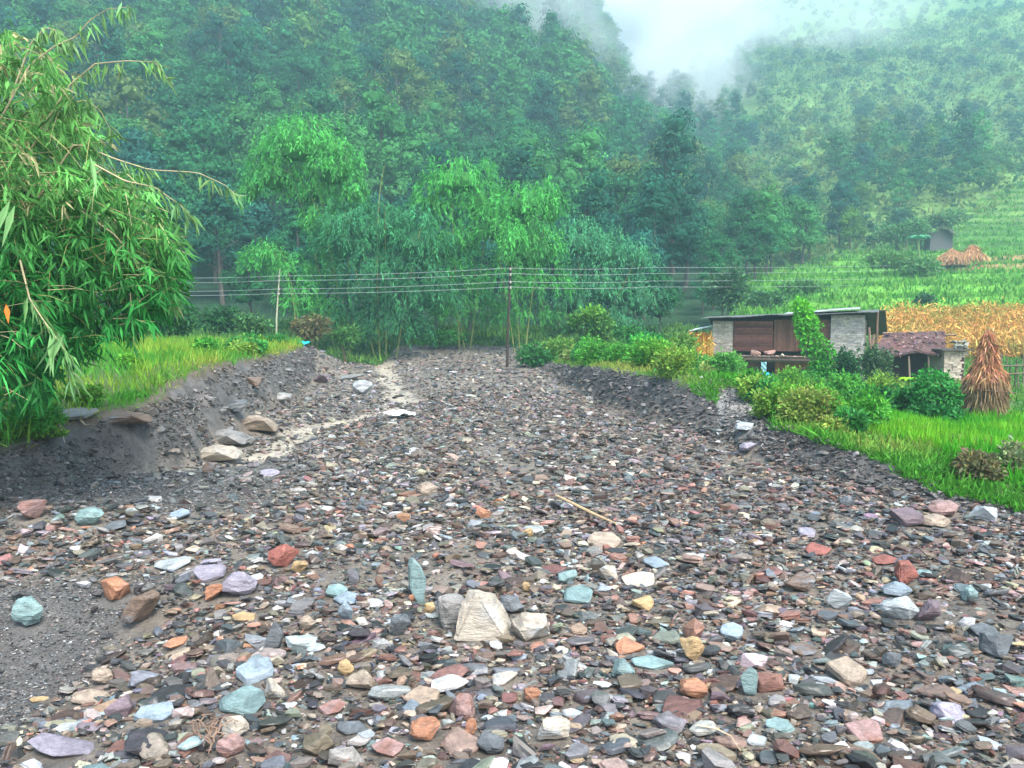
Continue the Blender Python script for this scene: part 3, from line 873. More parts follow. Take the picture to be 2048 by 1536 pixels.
# a clear strip behind the bamboo and the house
keep &= ~((cu > 1400) & (cy < 62))
cx, cy, cu, cz, crow, scrub = [a[keep] for a in (cx, cy, cu, cz, crow, scrub)]
print('forest', len(cx), scrub.sum())
in_view = (cu > -60) & (cu < 2110) & (crow > -60)
def zone(u, y, row):
    a = 'far left' if u < 350 else 'left' if u < 700 else 'middle' if u < 1050 else 'misty valley' if u < 1400 else 'right' if u < 1750 else 'far right'
    b = 'lowest' if y < 72 else 'lower' if y < 95 else 'middle' if y < 130 else 'upper' if y < 190 else 'highest'
    return a, b
far_stuff = MB()
for is_s, protos, nm, part, word in ((False, TREES, 'forest_tree', 'crown', 'green broadleaf tree'), (True, SHRUBS, 'hill_shrub', 'foliage', 'pale green shrub')):
    src = tree_sources(protos, nm, part); used = [False] * len(src)
    idx = np.nonzero(scrub == is_s)[0]
    score = np.where(in_view[idx], 1 / cy[idx], 0)
    order = idx[np.argsort(-score)]
    nind = min(290, int(in_view[idx].sum()))
    tone = ['dark', 'mid', 'bluish', 'yellowish', 'cool', 'olive', 'blue', 'bright'] if not is_s else ['mid', 'yellowish', 'cool', 'bright', 'dark']
    for q, j in enumerate(order):
        k = int(np.clip((fbm(cx[j:j+1] / 22, cy[j:j+1] / 22, o=2)[0] * 1.4 + .5 + rng.normal(0, .22)) * len(src), 0, len(src) - 1))
        if cy[j] < 88 and cu[j] < 1420 and not is_s: k = [0, 2, 6, 4][q % 4]
        s = (rng.uniform(.5, 1.25) if is_s else rng.uniform(.85, 1.5)) * (.55 + .45 * float(sstep(58, 100, cy[j]))) ; rz = rng.random() * 2 * pi
        if not is_s and cu[j] > 1380: s *= .68
        sc = (s, s, s * rng.uniform(.85, 1.15))
        loc = (float(cx[j]), float(cy[j]), float(cz[j]) - .2)
        if q < nind:
            a, b = zone(cu[j], cy[j], crow[j])
            lab = f'{tone[k]} {word} standing in the {b} belt of the {a} hillside forest'
            g = f'{tone[k]} {word}s in the {b} belt of the {a} hillside'
            if not used[k]:
                o = src[k]; used[k] = True
                o.location = loc; o.rotation_euler = (0, 0, rz); o.scale = sc
                tag(o, lab, 'shrub' if is_s else 'tree', g)
            else: copy_thing(src[k], loc, rz, sc, lab, g)
        else:
            tr, cr, co = protos[k]
            V = np.concatenate(cr.v); C = np.concatenate(cr.c)
            nleaf = len(V) // 4
            m = .5 if in_view[j] else .22
            if cy[j] > 150: m *= .7
            sel = rng.choice(nleaf, int(nleaf * m), replace=False)
            gro = 1.0 / math.sqrt(m)
            Q = V.reshape(-1, 4, 3)[sel]; ctr = Q.mean(1, keepdims=True); Q = ctr + (Q - ctr) * gro
            cc = C.reshape(-1, 4, 3)[sel]
            R = np.array([[cos(rz), -sin(rz), 0], [sin(rz), cos(rz), 0], [0, 0, 1]])
            Q = (Q * sc) @ R.T + loc
            if in_view[j]:
                CV = np.concatenate(co.v); far_stuff.add((CV * sc) @ R.T + loc, np.concatenate(co.f), np.concatenate(co.c))
            b0 = np.arange(len(sel))[:, None] * 4
            far_stuff.add(Q.reshape(-1, 3), np.concatenate([b0 + [0, 1, 2], b0 + [0, 2, 3]]), (cc * rng.uniform(.8, 1.2)).reshape(-1, 3))
    for k, u_ in enumerate(used):
        if not u_:
            for ch in list(src[k].children): bpy.data.objects.remove(ch)
            bpy.data.objects.remove(src[k])
tag(far_stuff.build('forest', M_far), 'distant forest canopy covering the high slopes in mist', 'forest', kind='stuff')

# ------------------------------------------------------------------ bamboo
BL = (.06, .31, .06)
def hanging(mb, c, r, n, L, W, col, seed=0, strand=1.0):
    """drooping curtains of bamboo leaves over a dome"""
    ns = int(n / 9)
    d = norm(rng.normal(0, 1, (ns, 3))); d[:, 2] = np.abs(d[:, 2]) * 1.1 - .25; d = norm(d)
    k = 1 + .2 * fbm(d[:, 0] * 2.5 + seed, d[:, 1] * 2.5, d[:, 2] * 2.5, o=2) * 2
    rad = (1 - .45 * rng.random(ns) ** 1.8) * k
    S = np.asarray(c) + d * rad[:, None] * np.asarray(r)
    out = norm(d * [1, 1, .2] + rng.normal(0, .2, d.shape))
    base = jit(col, ns, .22, .06)
    for j in range(9):
        t = (j + rng.random(ns)) / 9
        len_ = strand * rng.uniform(.5, 1.2, ns)
        P = S + out * (t * len_ * .45)[:, None] + np.array([0, 0, -1]) * (t ** 1.7 * len_)[:, None] + rng.normal(0, .05 * strand, S.shape)
        D = out * .35 + np.array([0, 0, -1]) * (.4 + .8 * t)[:, None] + rng.normal(0, .38, S.shape)
        Dn = norm(D); Nv = norm(d * [1, 1, 1.3] + rng.normal(0, .35, S.shape)); S_ = norm(np.cross(Dn, Nv)); N2 = np.cross(S_, Dn)
        Lq = (L * rng.uniform(.6, 1.25, ns))[:, None]; Wq = (W * rng.uniform(.7, 1.2, ns))[:, None]
        m_ = P + Dn * Lq * .38
        V = np.stack([P, m_ + S_ * Wq * .5 - N2 * Wq * .15, P + Dn * Lq, m_ - S_ * Wq * .5 - N2 * Wq * .15], 1).reshape(-1, 3)
        b0 = np.arange(ns)[:, None] * 4
        mb.add(V, np.concatenate([b0 + [0, 1, 2], b0 + [0, 2, 3]]), np.repeat(base * rng.uniform(.8, 1.25, (ns, 1)), 4, 0))
def px2w(u, v, Y, ru, rv, deep=.8):
    k = Y / FPX
    return at(u, v, Y), (ru * k, (ru + rv) / 2 * k * deep, rv * k)
def bamboo(label, base_uv, Y, lobes, n_per, culms, L=.34, W=.075, col=BL, strand=.8):
    b = at(*base_uv, Y); b[2] = H1(b[0], b[1])
    root = thing('bamboo_clump', label, 'bamboo', b)
    mb = MB()
    for i, (u, v, ru, rv, dy, shade_k) in enumerate(lobes):  # last value tints the leaves: shade painted into lower lobes, light into tops
        c, r = px2w(u, v, Y + dy, ru * .9, rv * .9)
        ru, rv = ru * .9, rv * .9; low = v > 510 and Y + dy < 53
        area = ru * rv / 10000 * (1.0 if low else 1.3)
        hanging(mb, c, r, n_per * area * 1.9, L, W, np.array(col) * shade_k, seed=i * 3.1 + u, strand=strand)
        if not low: core(mb, c - [0, 0, .2 * r[2]], np.array(r) * .45, np.array(col) * shade_k * .7, i + u)  # core coloured darker, painting the shade inside the foliage
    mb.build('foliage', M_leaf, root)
    for (u0, u1, v1, u2, v2) in culms:
        p0 = np.array([b[0] + (u0 - base_uv[0]) * Y / FPX, Y + rng.uniform(-.5, .5), 0]); p0[2] = H1(p0[0], p0[1]) - .1
        p1 = at(u1, v1, Y); p2 = at(u2, v2, Y)
        t = np.linspace(0, 1, 12)[:, None]
        P = (1 - t) ** 2 * p0 + 2 * t * (1 - t) * (p1 * 1.0) + t ** 2 * p2
        m = MB(); m.tube(P, np.linspace(.05, .012, 12), 6, (.20, .24, .08))
        m.build('culm', M_bark, root)
    return root
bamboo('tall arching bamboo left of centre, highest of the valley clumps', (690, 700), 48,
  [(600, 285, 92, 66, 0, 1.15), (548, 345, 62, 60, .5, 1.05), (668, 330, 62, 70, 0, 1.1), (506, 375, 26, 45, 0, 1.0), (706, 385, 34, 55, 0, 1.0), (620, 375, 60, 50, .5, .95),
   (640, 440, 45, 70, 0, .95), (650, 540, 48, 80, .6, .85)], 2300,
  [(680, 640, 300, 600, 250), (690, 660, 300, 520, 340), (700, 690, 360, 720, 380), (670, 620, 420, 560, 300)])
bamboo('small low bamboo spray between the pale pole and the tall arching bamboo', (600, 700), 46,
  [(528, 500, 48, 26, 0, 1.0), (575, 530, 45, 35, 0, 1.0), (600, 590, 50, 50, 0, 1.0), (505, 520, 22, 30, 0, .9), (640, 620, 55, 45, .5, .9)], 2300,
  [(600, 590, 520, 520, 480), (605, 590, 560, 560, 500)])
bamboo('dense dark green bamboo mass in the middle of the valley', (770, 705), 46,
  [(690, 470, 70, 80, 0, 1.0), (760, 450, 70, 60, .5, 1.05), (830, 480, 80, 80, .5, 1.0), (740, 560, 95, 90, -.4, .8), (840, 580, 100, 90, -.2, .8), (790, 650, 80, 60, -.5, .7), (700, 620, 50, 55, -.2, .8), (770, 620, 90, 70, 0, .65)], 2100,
  [(750, 700, 500, 690, 420), (770, 770, 480, 770, 410), (790, 830, 480, 850, 430), (760, 745, 400, 770, 330)], col=(.035, .20, .075))  # darker leaf colour also carries the shade low in this clump
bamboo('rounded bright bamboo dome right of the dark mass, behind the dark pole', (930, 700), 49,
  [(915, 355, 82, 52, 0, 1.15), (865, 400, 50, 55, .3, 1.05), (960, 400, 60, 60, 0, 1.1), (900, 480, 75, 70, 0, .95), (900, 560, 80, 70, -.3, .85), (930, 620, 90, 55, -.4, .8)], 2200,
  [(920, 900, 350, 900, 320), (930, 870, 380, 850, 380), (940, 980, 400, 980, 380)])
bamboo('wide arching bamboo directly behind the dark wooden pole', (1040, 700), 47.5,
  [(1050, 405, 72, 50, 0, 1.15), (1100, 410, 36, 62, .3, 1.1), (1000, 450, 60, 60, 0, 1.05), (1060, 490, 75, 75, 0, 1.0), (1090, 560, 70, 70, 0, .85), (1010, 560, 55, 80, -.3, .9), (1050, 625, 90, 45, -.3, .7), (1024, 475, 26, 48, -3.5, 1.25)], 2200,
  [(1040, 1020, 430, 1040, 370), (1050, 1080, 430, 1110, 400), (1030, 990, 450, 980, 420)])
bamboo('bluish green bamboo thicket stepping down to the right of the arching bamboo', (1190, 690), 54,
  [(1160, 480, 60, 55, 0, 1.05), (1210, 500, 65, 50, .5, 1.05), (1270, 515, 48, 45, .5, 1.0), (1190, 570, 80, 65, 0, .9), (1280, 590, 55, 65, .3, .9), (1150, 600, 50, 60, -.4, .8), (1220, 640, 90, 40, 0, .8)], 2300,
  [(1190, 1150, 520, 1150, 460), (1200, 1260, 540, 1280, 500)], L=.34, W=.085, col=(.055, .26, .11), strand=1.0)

# the big bamboo overhanging at the left edge, a few metres from the camera
def near_bamboo():
    base = np.array([-9.6, 11.2, H1(-9.6, 11.2)])
    root = thing('bamboo_clump', 'large bright bamboo leaning in from the left edge, leaves close to the camera', 'bamboo', base)
    poly = [(-120, 70), (60, 70), (125, 150), (160, 215), (195, 300), (270, 345), (318, 420), (340, 500), (335, 590), (290, 640), (245, 660), (180, 680), (110, 720), (55, 790), (-120, 830)]
    def inside(u, v):
        c = np.zeros(len(u), bool)
        for (x0, y0), (x1, y1) in zip(poly, poly[1:] + poly[:1]):
            cond = ((y0 > v) != (y1 > v)) & (u < (x1 - x0) * (v - y0) / (y1 - y0 + 1e-9) + x0)
            c ^= cond
        return c
    n = 10500
    u = rng.uniform(-120, 350, n); v = rng.uniform(60, 900, n)
    dens = np.where(v < 330, .33 + .5 * sstep(150, 60, u) * sstep(120, 330, v), 1.0) * (.30 + .9 * (fbm(u / 48, v / 48, o=2) > -.10))
    k = inside(u, v) & (rng.random(n) < dens)
    u, v = u[k], v[k]; n = len(u)
    Y = 10.4 + rng.uniform(-1.5, 1.9, n) + (v < 300) * .4
    P = at(u, v, Y)
    out = norm(np.stack([np.full(n, .8), np.full(n, -.5), np.full(n, .1)], 1) + rng.normal(0, .55, (n, 3)))
    light = sstep(620, 250, v + 60 * fbm(u / 60, v / 60, o=2))  # upper leaves coloured lighter, painting in the light they get
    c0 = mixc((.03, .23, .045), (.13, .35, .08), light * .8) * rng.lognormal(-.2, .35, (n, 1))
    straw = rng.random(n) < .08 * sstep(500, 250, v)
    c0[straw] = (.34, .34, .17)
    mb = MB(); tw = MB()
    for j in range(6):
        t = (j + .3) / 6
        Pj = P + out * t * .28 + np.array([0, 0, -.12]) * t ** 2
        D = out * .5 + np.array([0, 0, -.75]) + rng.normal(0, .42, (n, 3))
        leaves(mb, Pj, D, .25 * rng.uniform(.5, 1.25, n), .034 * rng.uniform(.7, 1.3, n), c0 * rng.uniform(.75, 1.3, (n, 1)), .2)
    for i in range(0, n, 3):
        q = P[i]; e = P[i] + out[i] * .28 + np.array([0, 0, -.1])
        tw.tube([q - out[i] * .35 + [0, 0, .05], q, e], [.006, .004, .002], 3, (.25, .27, .10) if i % 2 else (.42, .38, .22))
    arcs = [([(60, 420), (150, 285), (230, 318), (300, 340), (395, 345), (450, 370), (478, 395)], 9.6), ([(190, 330), (250, 362), (310, 375), (360, 410), (388, 438)], 9.3),
            ([(0, 240), (60, 130), (110, 92), (150, 75), (180, 40), (215, 18), (262, 14)], 9.8), ([(80, 260), (140, 170), (190, 128), (250, 122), (310, 124), (336, 158)], 9.7),
            ([(60, 300), (120, 215), (170, 200), (200, 220), (222, 262)], 10.), ([(160, 420), (230, 470), (290, 540), (330, 590), (352, 604)], 9.2),
            ([(100, 380), (170, 420), (230, 440), (270, 470), (300, 510)], 9.5), ([(40, 520), (60, 600), (100, 660), (130, 700), (140, 760)], 8.8),
            ([(20, 200), (60, 90), (90, 55), (110, 60), (130, 90)], 10.)]
    for pts, Y0 in arcs:
        A = np.array([at(a, b, Y0) for a, b in pts]); t = np.linspace(0, len(A) - 1, 26)
        Q = np.stack([np.interp(t, range(len(A)), A[:, k]) for k in range(3)], 1)
        tw.tube(Q, np.linspace(.013, .003, 26), 5, (.36, .33, .2))
        nn = 64
        i = rng.integers(6, 26, nn)
        Pj = Q[i] + rng.normal(0, .025, (nn, 3))
        D = np.array([.35, -.1, -.9]) + rng.normal(0, .35, (nn, 3))
        leaves(mb, Pj, D, .26 * rng.uniform(.55, 1.15, nn), .034, jit((.13, .29, .10), nn, .25), .2)
    # leaves coloured pale as if catching the light near the bottom of the clump
    for (a, b) in [(110, 665), (120, 670), (100, 668), (128, 668), (20, 400), (30, 410), (180, 310)]:
        leaves(mb, [at(a, b, 8.6)], np.array([[rng.normal(0, .3), -.2, -1]]), [.45], [.07], (.2, .42, .16), .2)
    mb.build('foliage', M_leaf, root)
    tw.build('twigs', M_bark, root)
    for i in range(7):
        x0, y0 = base[0] + rng.uniform(-1.2, .9), base[1] + rng.uniform(-.8, 1.2)
        p0 = np.array([x0, y0, H1(x0, y0) - .1]); e = at(rng.uniform(-60, 150), rng.uniform(120, 360), 10.4)
        mid = (p0 + e) / 2 + np.array([-.7, 0, 1.2])
        t = np.linspace(0, 1, 12)[:, None]
        m = MB(); m.tube((1 - t) ** 2 * p0 + 2 * t * (1 - t) * mid + t * t * e, np.linspace(.04, .01, 12), 7, (.16, .22, .07)); m.build('culm', M_bark, root)
    m = MB(); leaves(m, [at(12, 608, 8.7)], np.array([[.08, 0, -1.]]), [.2], [.06], (.75, .22, .04), .1)
    tag(m.build('dead_leaf', M_leaf, root), 'dead orange leaf')
near_bamboo()

# ------------------------------------------------------------------ grass and weeds (ground cover)
Pl0 = at(1424, 720, 41.0)[:2]; hx0 = np.array([cos(radians(25)), -sin(radians(25))])
def grass(name, label, n, xr, yr, test, L, W, c1, c2, lean=.3, pdf=1.6):
    y = (yr[0] ** pdf + rng.random(n) * (yr[1] ** pdf - yr[0] ** pdf)) ** (1 / pdf)
    x = rng.uniform(xr[0], xr[1], n)
    k = test(x, y); x, y = x[k], y[k]
    t = sstep(-.25, .3, fbm(x / 1.3, y / 1.3, o=3))
    mb = MB()
    c = mixc(c1, c2, t) * rng.lognormal(0, .22, (len(x), 1))
    ln = L * rng.uniform(.4, 1.25, len(x)) * (1 + .5 * fbm(x / .9, y / .9, o=2))
    ground_blades(mb, x, y, ln, W, c, lean)
    return tag(mb.build(name, M_grass), label, 'grass', kind='stuff')
def left_top(x, y):
    w = .28 * fbm(x * .0 + y * .9, y * .35, o=3)
    return (x + w < np.interp(y, YS, XCL) + .1) & (x > -.75 * y - 2)
def right_top(x, y):
    w2 = .22 * fbm(y * 1.1 + 30, y * .4, o=3)
    pth = np.exp(-(((x - 5.2 - (y - 17) * .1) / .55) ** 2 + ((y - 17.2) / 2.3) ** 2) ** 2)
    return (x + w2 > np.interp(y, YR, XCR) - .1) & (x < .78 * y + 1) & (pth < .35 + .3 * rng.random(len(x)))
grass('bank_grass', 'bright yellow-green grass on top of the left bank', 80000, (-30, -7), (9, 42), left_top, .40, .026, (.07, .30, .03), (.24, .38, .04), pdf=1.3)
grass('edge_weeds', 'short leafy weeds along the foot of the field next to the rubble', 60000, (4.5, 11), (8.8, 20), lambda x, y: right_top(x, y) & (x < np.interp(y, YR, XCR) + 3), .17, .035, (.06, .25, .02), (.17, .34, .05), .5, 1.2)
grass('verge_grass', 'yellow-green grass along the crest of the right bank', 60000, (1.8, 26), (9, 44), lambda x, y: right_top(x, y) & (x < np.interp(y, YR, XCR) + 3.5 + 2 * fbm(x, y, o=2)), .30, .03, (.08, .25, .03), (.24, .30, .06), pdf=1.2)
grass('field_grass', 'vivid green grass of the field below the haystack', 70000, (5, 22), (10, 20.6), lambda x, y: right_top(x, y) & (x > np.interp(y, YR, XCR) + 1.2), .34, .028, (.06, .34, .015), (.15, .42, .02), .22, 1.2)
grass('weeds', 'rough green herbs covering the ground around the house', 60000, (4, 36), (20, 56), lambda x, y: (x > np.interp(y, YR, XCR) + 1.5) & (x < .78 * y) & ~((np.abs((x - Pl0[0]) * hx0[1] * -1 + (y - Pl0[1]) * hx0[0] + 2.2) < 2.4) & (x > 9.5) & (x < 18)), .28, .06, (.05, .20, .03), (.12, .28, .04), .5, 1.2)
grass('valley_weeds', 'mixed low weeds at the foot of the bamboo and forest', 30000, (-42, 14), (43, 60), lambda x, y: ((x < -7.5) | (y > 50) | (x > 2.5)) & (np.abs(x) < .75 * y), .6, .12, (.04, .14, .03), (.10, .24, .04), .5, 1)
def fieldband(x, y):
    u = 1024 + FPX * x / y
    return (u > 1455 + .4 * (y - 60) + 25 * fbm(x / 6, y / 6, o=2)) & (u < 2300) & (y < 96 + .115 * (u - 1500))
grass('terrace_rice', 'green rice on the stepped terraces above the house', 90000, (14, 120), (57, 165), fieldband, .75, .22, (.07, .26, .03), (.15, .36, .05), .3, 1.2)

grass('verge_fringe', 'long pale grass spilling over the lip of the right bank', 9000, (1.5, 8), (9.5, 38), lambda x, y: right_top(x, y) & (x < np.interp(y, YR, XCR) + .4), .36, .02, (.10, .34, .04), (.30, .36, .08), .8, 1.0)
grass('bank_fringe', 'long yellowing grass hanging over the lip of the left bank', 9000, (-14, -6.5), (9, 34), lambda x, y: left_top(x, y) & (x > np.interp(y, YS, XCL) - .45), .38, .022, (.12, .30, .04), (.34, .32, .07), .8, 1.0)
def scrubland(x, y):
    u = 1024 + FPX * x / y
    return (u > 1500) & (u < 2250) & (y > 92 + .10 * (u - 1500))
grass('hill_scrub', 'low green and yellowish scrub carpeting the right slope', 90000, (30, 330), (95, 400), scrubland, 1.5, .8, (.04, .14, .04), (.19, .26, .06), .9, 1.3)
def stalks(name, label, n, region, Hh, c1, c2, cat, nl=5):
    x, y = region(n); n = len(x)
    z = H(x, y)
    mb = MB()
    base = np.stack([x, y, z], 1); hh = Hh * rng.uniform(.55, 1.3, n)
    leaves(mb, base, np.stack([rng.normal(0, .06, n), rng.normal(0, .06, n), np.ones(n)], 1), hh, .09, jit(c1, n, .2))
    for j in range(nl):
        P = base + np.array([0, 0, 1]) * (hh * rng.uniform(.25, 1, n))[:, None]
        D = np.stack([rng.normal(0, .5, n), rng.normal(0, .5, n), rng.uniform(-1.1, .9, n)], 1)
        cc_ = jit(c2, n, .35); gr = rng.random(n) < .12 + .3 * (fbm(x / 3, y / 3, o=2) > .25); cc_[gr] = (.22, .30, .06)
        leaves(mb, P, D, rng.uniform(.3, .6, n), .06, cc_)
    return tag(mb.build(name, M_straw), label, cat, kind='stuff')
def corn_region(n):
    y = rng.uniform(47.5, 56, n); u = rng.uniform(1762, 2290, n) + 14 * fbm(y, y, o=2); return (u - 1024) / FPX * y, y
stalks('dry_maize', 'ripe orange maize field behind the house', 7500, corn_region, 1.2, (.42, .27, .07), (.60, .35, .10), 'maize')
def corn2(n):
    y = rng.uniform(38.5, 43, n); u = rng.uniform(1372, 1424, n); return (u - 1024) / FPX * y, y
stalks('maize_stand', 'small stand of orange maize at the left corner of the house', 150, corn2, 1.7, (.45, .30, .06), (.55, .33, .07), 'maize')

# ------------------------------------------------------------------ shrubs and small trees, one by one
def bush(label, u, v, Y, ru, rv, col, n=700, L=.16, W=.09, stem=True, name='bush', lump=.35, up=.3, cat='bush', extra=()):
    """v is the row of the middle; stands on the ground under it"""
    c, r = px2w(u, v, Y, ru, rv)
    g = H1(c[0], c[1])
    root = thing(name, label, cat, (c[0], c[1], g))
    mb = MB()
    sub = random.Random(int(u * 7 + v))
    for k in range(5):
        a = sub.uniform(0, 2 * pi); q = sub.uniform(.3, .6)
        cc = c + np.array([cos(a) * q * r[0], sin(a) * q * r[1], sub.uniform(-.45, .5) * r[2]])
        blob(mb, cc, np.array(r) * sub.uniform(.42, .62), n / 5, L, W, np.array(col) * sub.uniform(.8, 1.2), up=up, lump=lump, seed=k + u, shell=.7)
    blob(mb, c, np.array(r) * .8, n * .5, L, W, np.array(col) * .9, up=up, lump=lump, seed=u, shell=.8)
    V = mb.v
    for a_ in V: a_[:, 2] = np.maximum(a_[:, 2], g - .05)
    mb.build('foliage', M_leaf, root)
    if stem:
        m = MB()
        for k in range(4):
            e = c + np.array([sub.uniform(-.6, .6) * r[0], sub.uniform(-.5, .5) * r[1], sub.uniform(0, .6) * r[2]])
            b = np.array([c[0] + sub.uniform(-.1, .1), c[1], g - .1])
            m.tube([b, (b + e) / 2 + [sub.uniform(-.1, .1), 0, 0], e], [.035, .022, .008], 5, (.10, .08, .05))
        m.build('stem', M_bark, root)
    return root
G1, G2, G3, G4, G5 = (.07, .26, .04), (.14, .32, .05), (.03, .14, .035), (.22, .30, .08), (.04, .20, .04)
BUSHES = [
 ('rounded dark-based bush at the near end of the right bank beside the dark pole', 1070, 710, 40, 40, 26, G5),
 ('light green bush right behind the dark-based bush on the bank', 1120, 700, 41, 45, 22, G2),
 ('yellow-flowered low bush on the middle of the right bank crest', 1160, 715, 36, 40, 20, G4),
 ('vivid green bush on the right bank, directly below the small crooked tree', 1215, 712, 32, 48, 22, G1),
 ('bright green leafy bush in front of the left end of the maize', 1298, 688, 34, 42, 24, (.04, .34, .05)),
 ('mid green bush behind the bright leafy one on the right bank', 1260, 670, 44, 44, 18, G5),
 ('grey-green tall weed clump left of the orange maize stand', 1360, 690, 38, 34, 26, G2),
 ('dense green bush below the left corner of the house', 1440, 738, 30, 52, 34, (.09, .30, .05)),
 ('low yellow-green bush left of the dense one below the house corner', 1385, 742, 27, 34, 20, G4),
 ('dusty pale herb clump on the bank left of the gravel path', 1330, 728, 26, 36, 20, G2),
 ('feathery green bush under the blue tarpaulin', 1520, 785, 24, 52, 30, G2),
 ('mound of leafy creeper at the foot of the house wall', 1590, 765, 31, 60, 24, G1),
 ('tall yellow-green weed clump at the top of the right bank', 1620, 826, 15.0, 62, 48, (.22, .32, .07)),
 ('yellow-green weeds at the right end of the tall clump', 1672, 862, 14.0, 34, 32, (.24, .33, .07)),
 ('green weeds at the left end of the tall yellow clump', 1545, 822, 16.4, 44, 36, G2),
 ('dark shrub directly right of the vine-covered pole', 1700, 735, 33, 26, 42, (.03, .12, .04)),
 ('grey leafy shrub in front of the thatched shed', 1755, 735, 31, 34, 40, (.07, .15, .07)),
 ('very dark low hedge-like shrub under the grey leafy shrub', 1730, 806, 21.2, 56, 32, (.025, .16, .035)),
 ('dark low shrub between the grey shrub and the vine mound', 1800, 800, 21.8, 46, 32, (.035, .19, .035)),
 ('dark green shrub spreading at the foot of the vine mound', 1870, 830, 20.2, 52, 20, (.03, .20, .04)),
 ('bright herb clump halfway along the near right bank crest', 1735, 900, 13.2, 44, 24, G2),
 ('olive herb clump in the field behind the withered brown one', 1925, 900, 13.5, 50, 24, (.12, .26, .06)),
 ('withered brown herb clump in the field at the right edge', 1955, 945, 11.4, 46, 46, (.17, .17, .08)),
 ('tall dry weeds standing at the far right field edge', 2030, 935, 11.6, 36, 46, (.17, .22, .10)),
 ('bright green clump on the bank right above the debris tip', 1865, 955, 11.6, 46, 26, G1),
 ('lone green clump in the vivid grass by the bank', 1790, 915, 13.0, 50, 24, G1),
 ('brownish dry shrub behind the pale blue plastic', 625, 655, 41, 42, 26, (.14, .14, .06)),
 ('green shrub right of the brownish dry shrub on the left shoulder', 690, 672, 42, 34, 20, (.06, .19, .04)),
 ('bright grassy bush at the foot of the dark bamboo mass', 880, 675, 49, 54, 16, (.07, .30, .05)),
 ('dark bush behind the left bank under the overhanging bamboo', 330, 640, 34, 60, 34, (.025, .12, .035)),
 ('dark bush left of the pale pole behind the left bank', 430, 640, 40, 56, 26, (.03, .13, .04)),
 ('white-tipped weed clump near the pale pole', 505, 650, 38, 34, 22, (.07, .20, .06)),
 ('low leafy plant hanging over the crest of the left bank', 262, 800, 15.0, 34, 18, (.07, .25, .05)),
 ('yellow-green tuft bush at the low left end of the bank', 70, 880, 12.2, 60, 26, (.14, .30, .04)),
 ('bright bush beneath the bamboo on the left bank', 160, 790, 14, 44, 22, (.12, .32, .04)),
 ('round tree-like shrub on the terrace left of the straw stacks', 1840, 530, 90, 46, 18, (.10, .26, .07)),
 ('wide light green shrub on the terrace edge below the hut', 1780, 520, 92, 56, 20, (.12, .28, .07)),
 ('pale shrub at the left tip of the terraces', 1600, 575, 75, 60, 18, (.10, .27, .07)),
 ('grey-green shrub low on the left tip of the terraces', 1530, 600, 68, 50, 20, (.08, .22, .07)),
 ('dark shrub on the maize field edge behind the house', 1850, 600, 63, 22, 12, (.04, .14, .06)),
 ('spreading tree left of the hillside hut', 1800, 465, 118, 60, 26, (.09, .24, .08)),
 ('wide scrub tree above the hillside hut', 1890, 440, 128, 50, 16, (.10, .22, .08)),
 ('tall mixed shrub between the valley forest and the house roof', 1450, 575, 60, 42, 55, (.06, .17, .07)),
]
for b in BUSHES:
    lab, u, v, Y, ru, rv, col = b
    area = ru * rv * 4
    lf = 12 * Y / FPX if Y < 30 else 9.5 * Y / FPX
    bush(lab, u, v, Y, ru, rv, col, n=area / 5.2, L=max(.1, lf), W=max(.055, lf * .5))
_rb = random.Random(11)
LIME = [(.13, .36, .04), (.08, .32, .04), (.20, .36, .06), (.05, .25, .05)]
for i in range(46):
    Y = _rb.uniform(13.6, 38) if i < 34 else _rb.uniform(22, 36)
    x = float(np.interp(Y, YR, XCR)) + (_rb.uniform(.15, 1.3) if i < 34 else _rb.uniform(1.5, 6)) * (1 if Y < 22 else 1.5)
    u = 1024 + FPX * x / Y; h = _rb.uniform(.28, .6) * (1 if Y < 20 else 1.25); k = FPX / Y
    if 1390 < u < 1490 and Y < 21: continue
    zc = H1(x, Y) + h * .7; v = 640 + (CAMZ - zc) * FPX / Y
    cn = ('lime', 'bright green', 'yellowish', 'deep green')[i % 4]; wh = 'on the near part' if Y < 16 else 'on the middle part' if Y < 25 else 'on the far part'
    bush(f'small shaggy {cn} weed clump {wh} of the right bank', u, v, Y, h * 1.0 * k, h * .8 * k, LIME[i % 4], n=900, L=.075 + Y * .003, W=.03 + Y * .0014, stem=False, name='weed_clump', up=.6, cat='weeds').__setitem__('group', f'{cn} weed clumps {wh} of the right bank')
for i in range(16):
    Y = _rb.uniform(11.5, 32); x = float(np.interp(Y, YS, XCL)) - _rb.uniform(.1, 1.6); u = 1024 + FPX * x / Y; h = _rb.uniform(.22, .42); k = FPX / Y
    v = 640 + (CAMZ - H1(x, Y) - h * .6) * FPX / Y
    cn = ('lime', 'bright green', 'yellowish', 'deep green')[i % 4]; wh = 'near end' if Y < 17 else 'far end'
    bush(f'small shaggy {cn} weed clump on the {wh} of the left bank', u, v, Y, h * 1.1 * k, h * .8 * k, LIME[i % 4], n=800, L=.07 + Y * .003, W=.028 + Y * .0014, stem=False, name='weed_clump', up=.6, cat='weeds').__setitem__('group', f'{cn} weed clumps on the {wh} of the left bank')
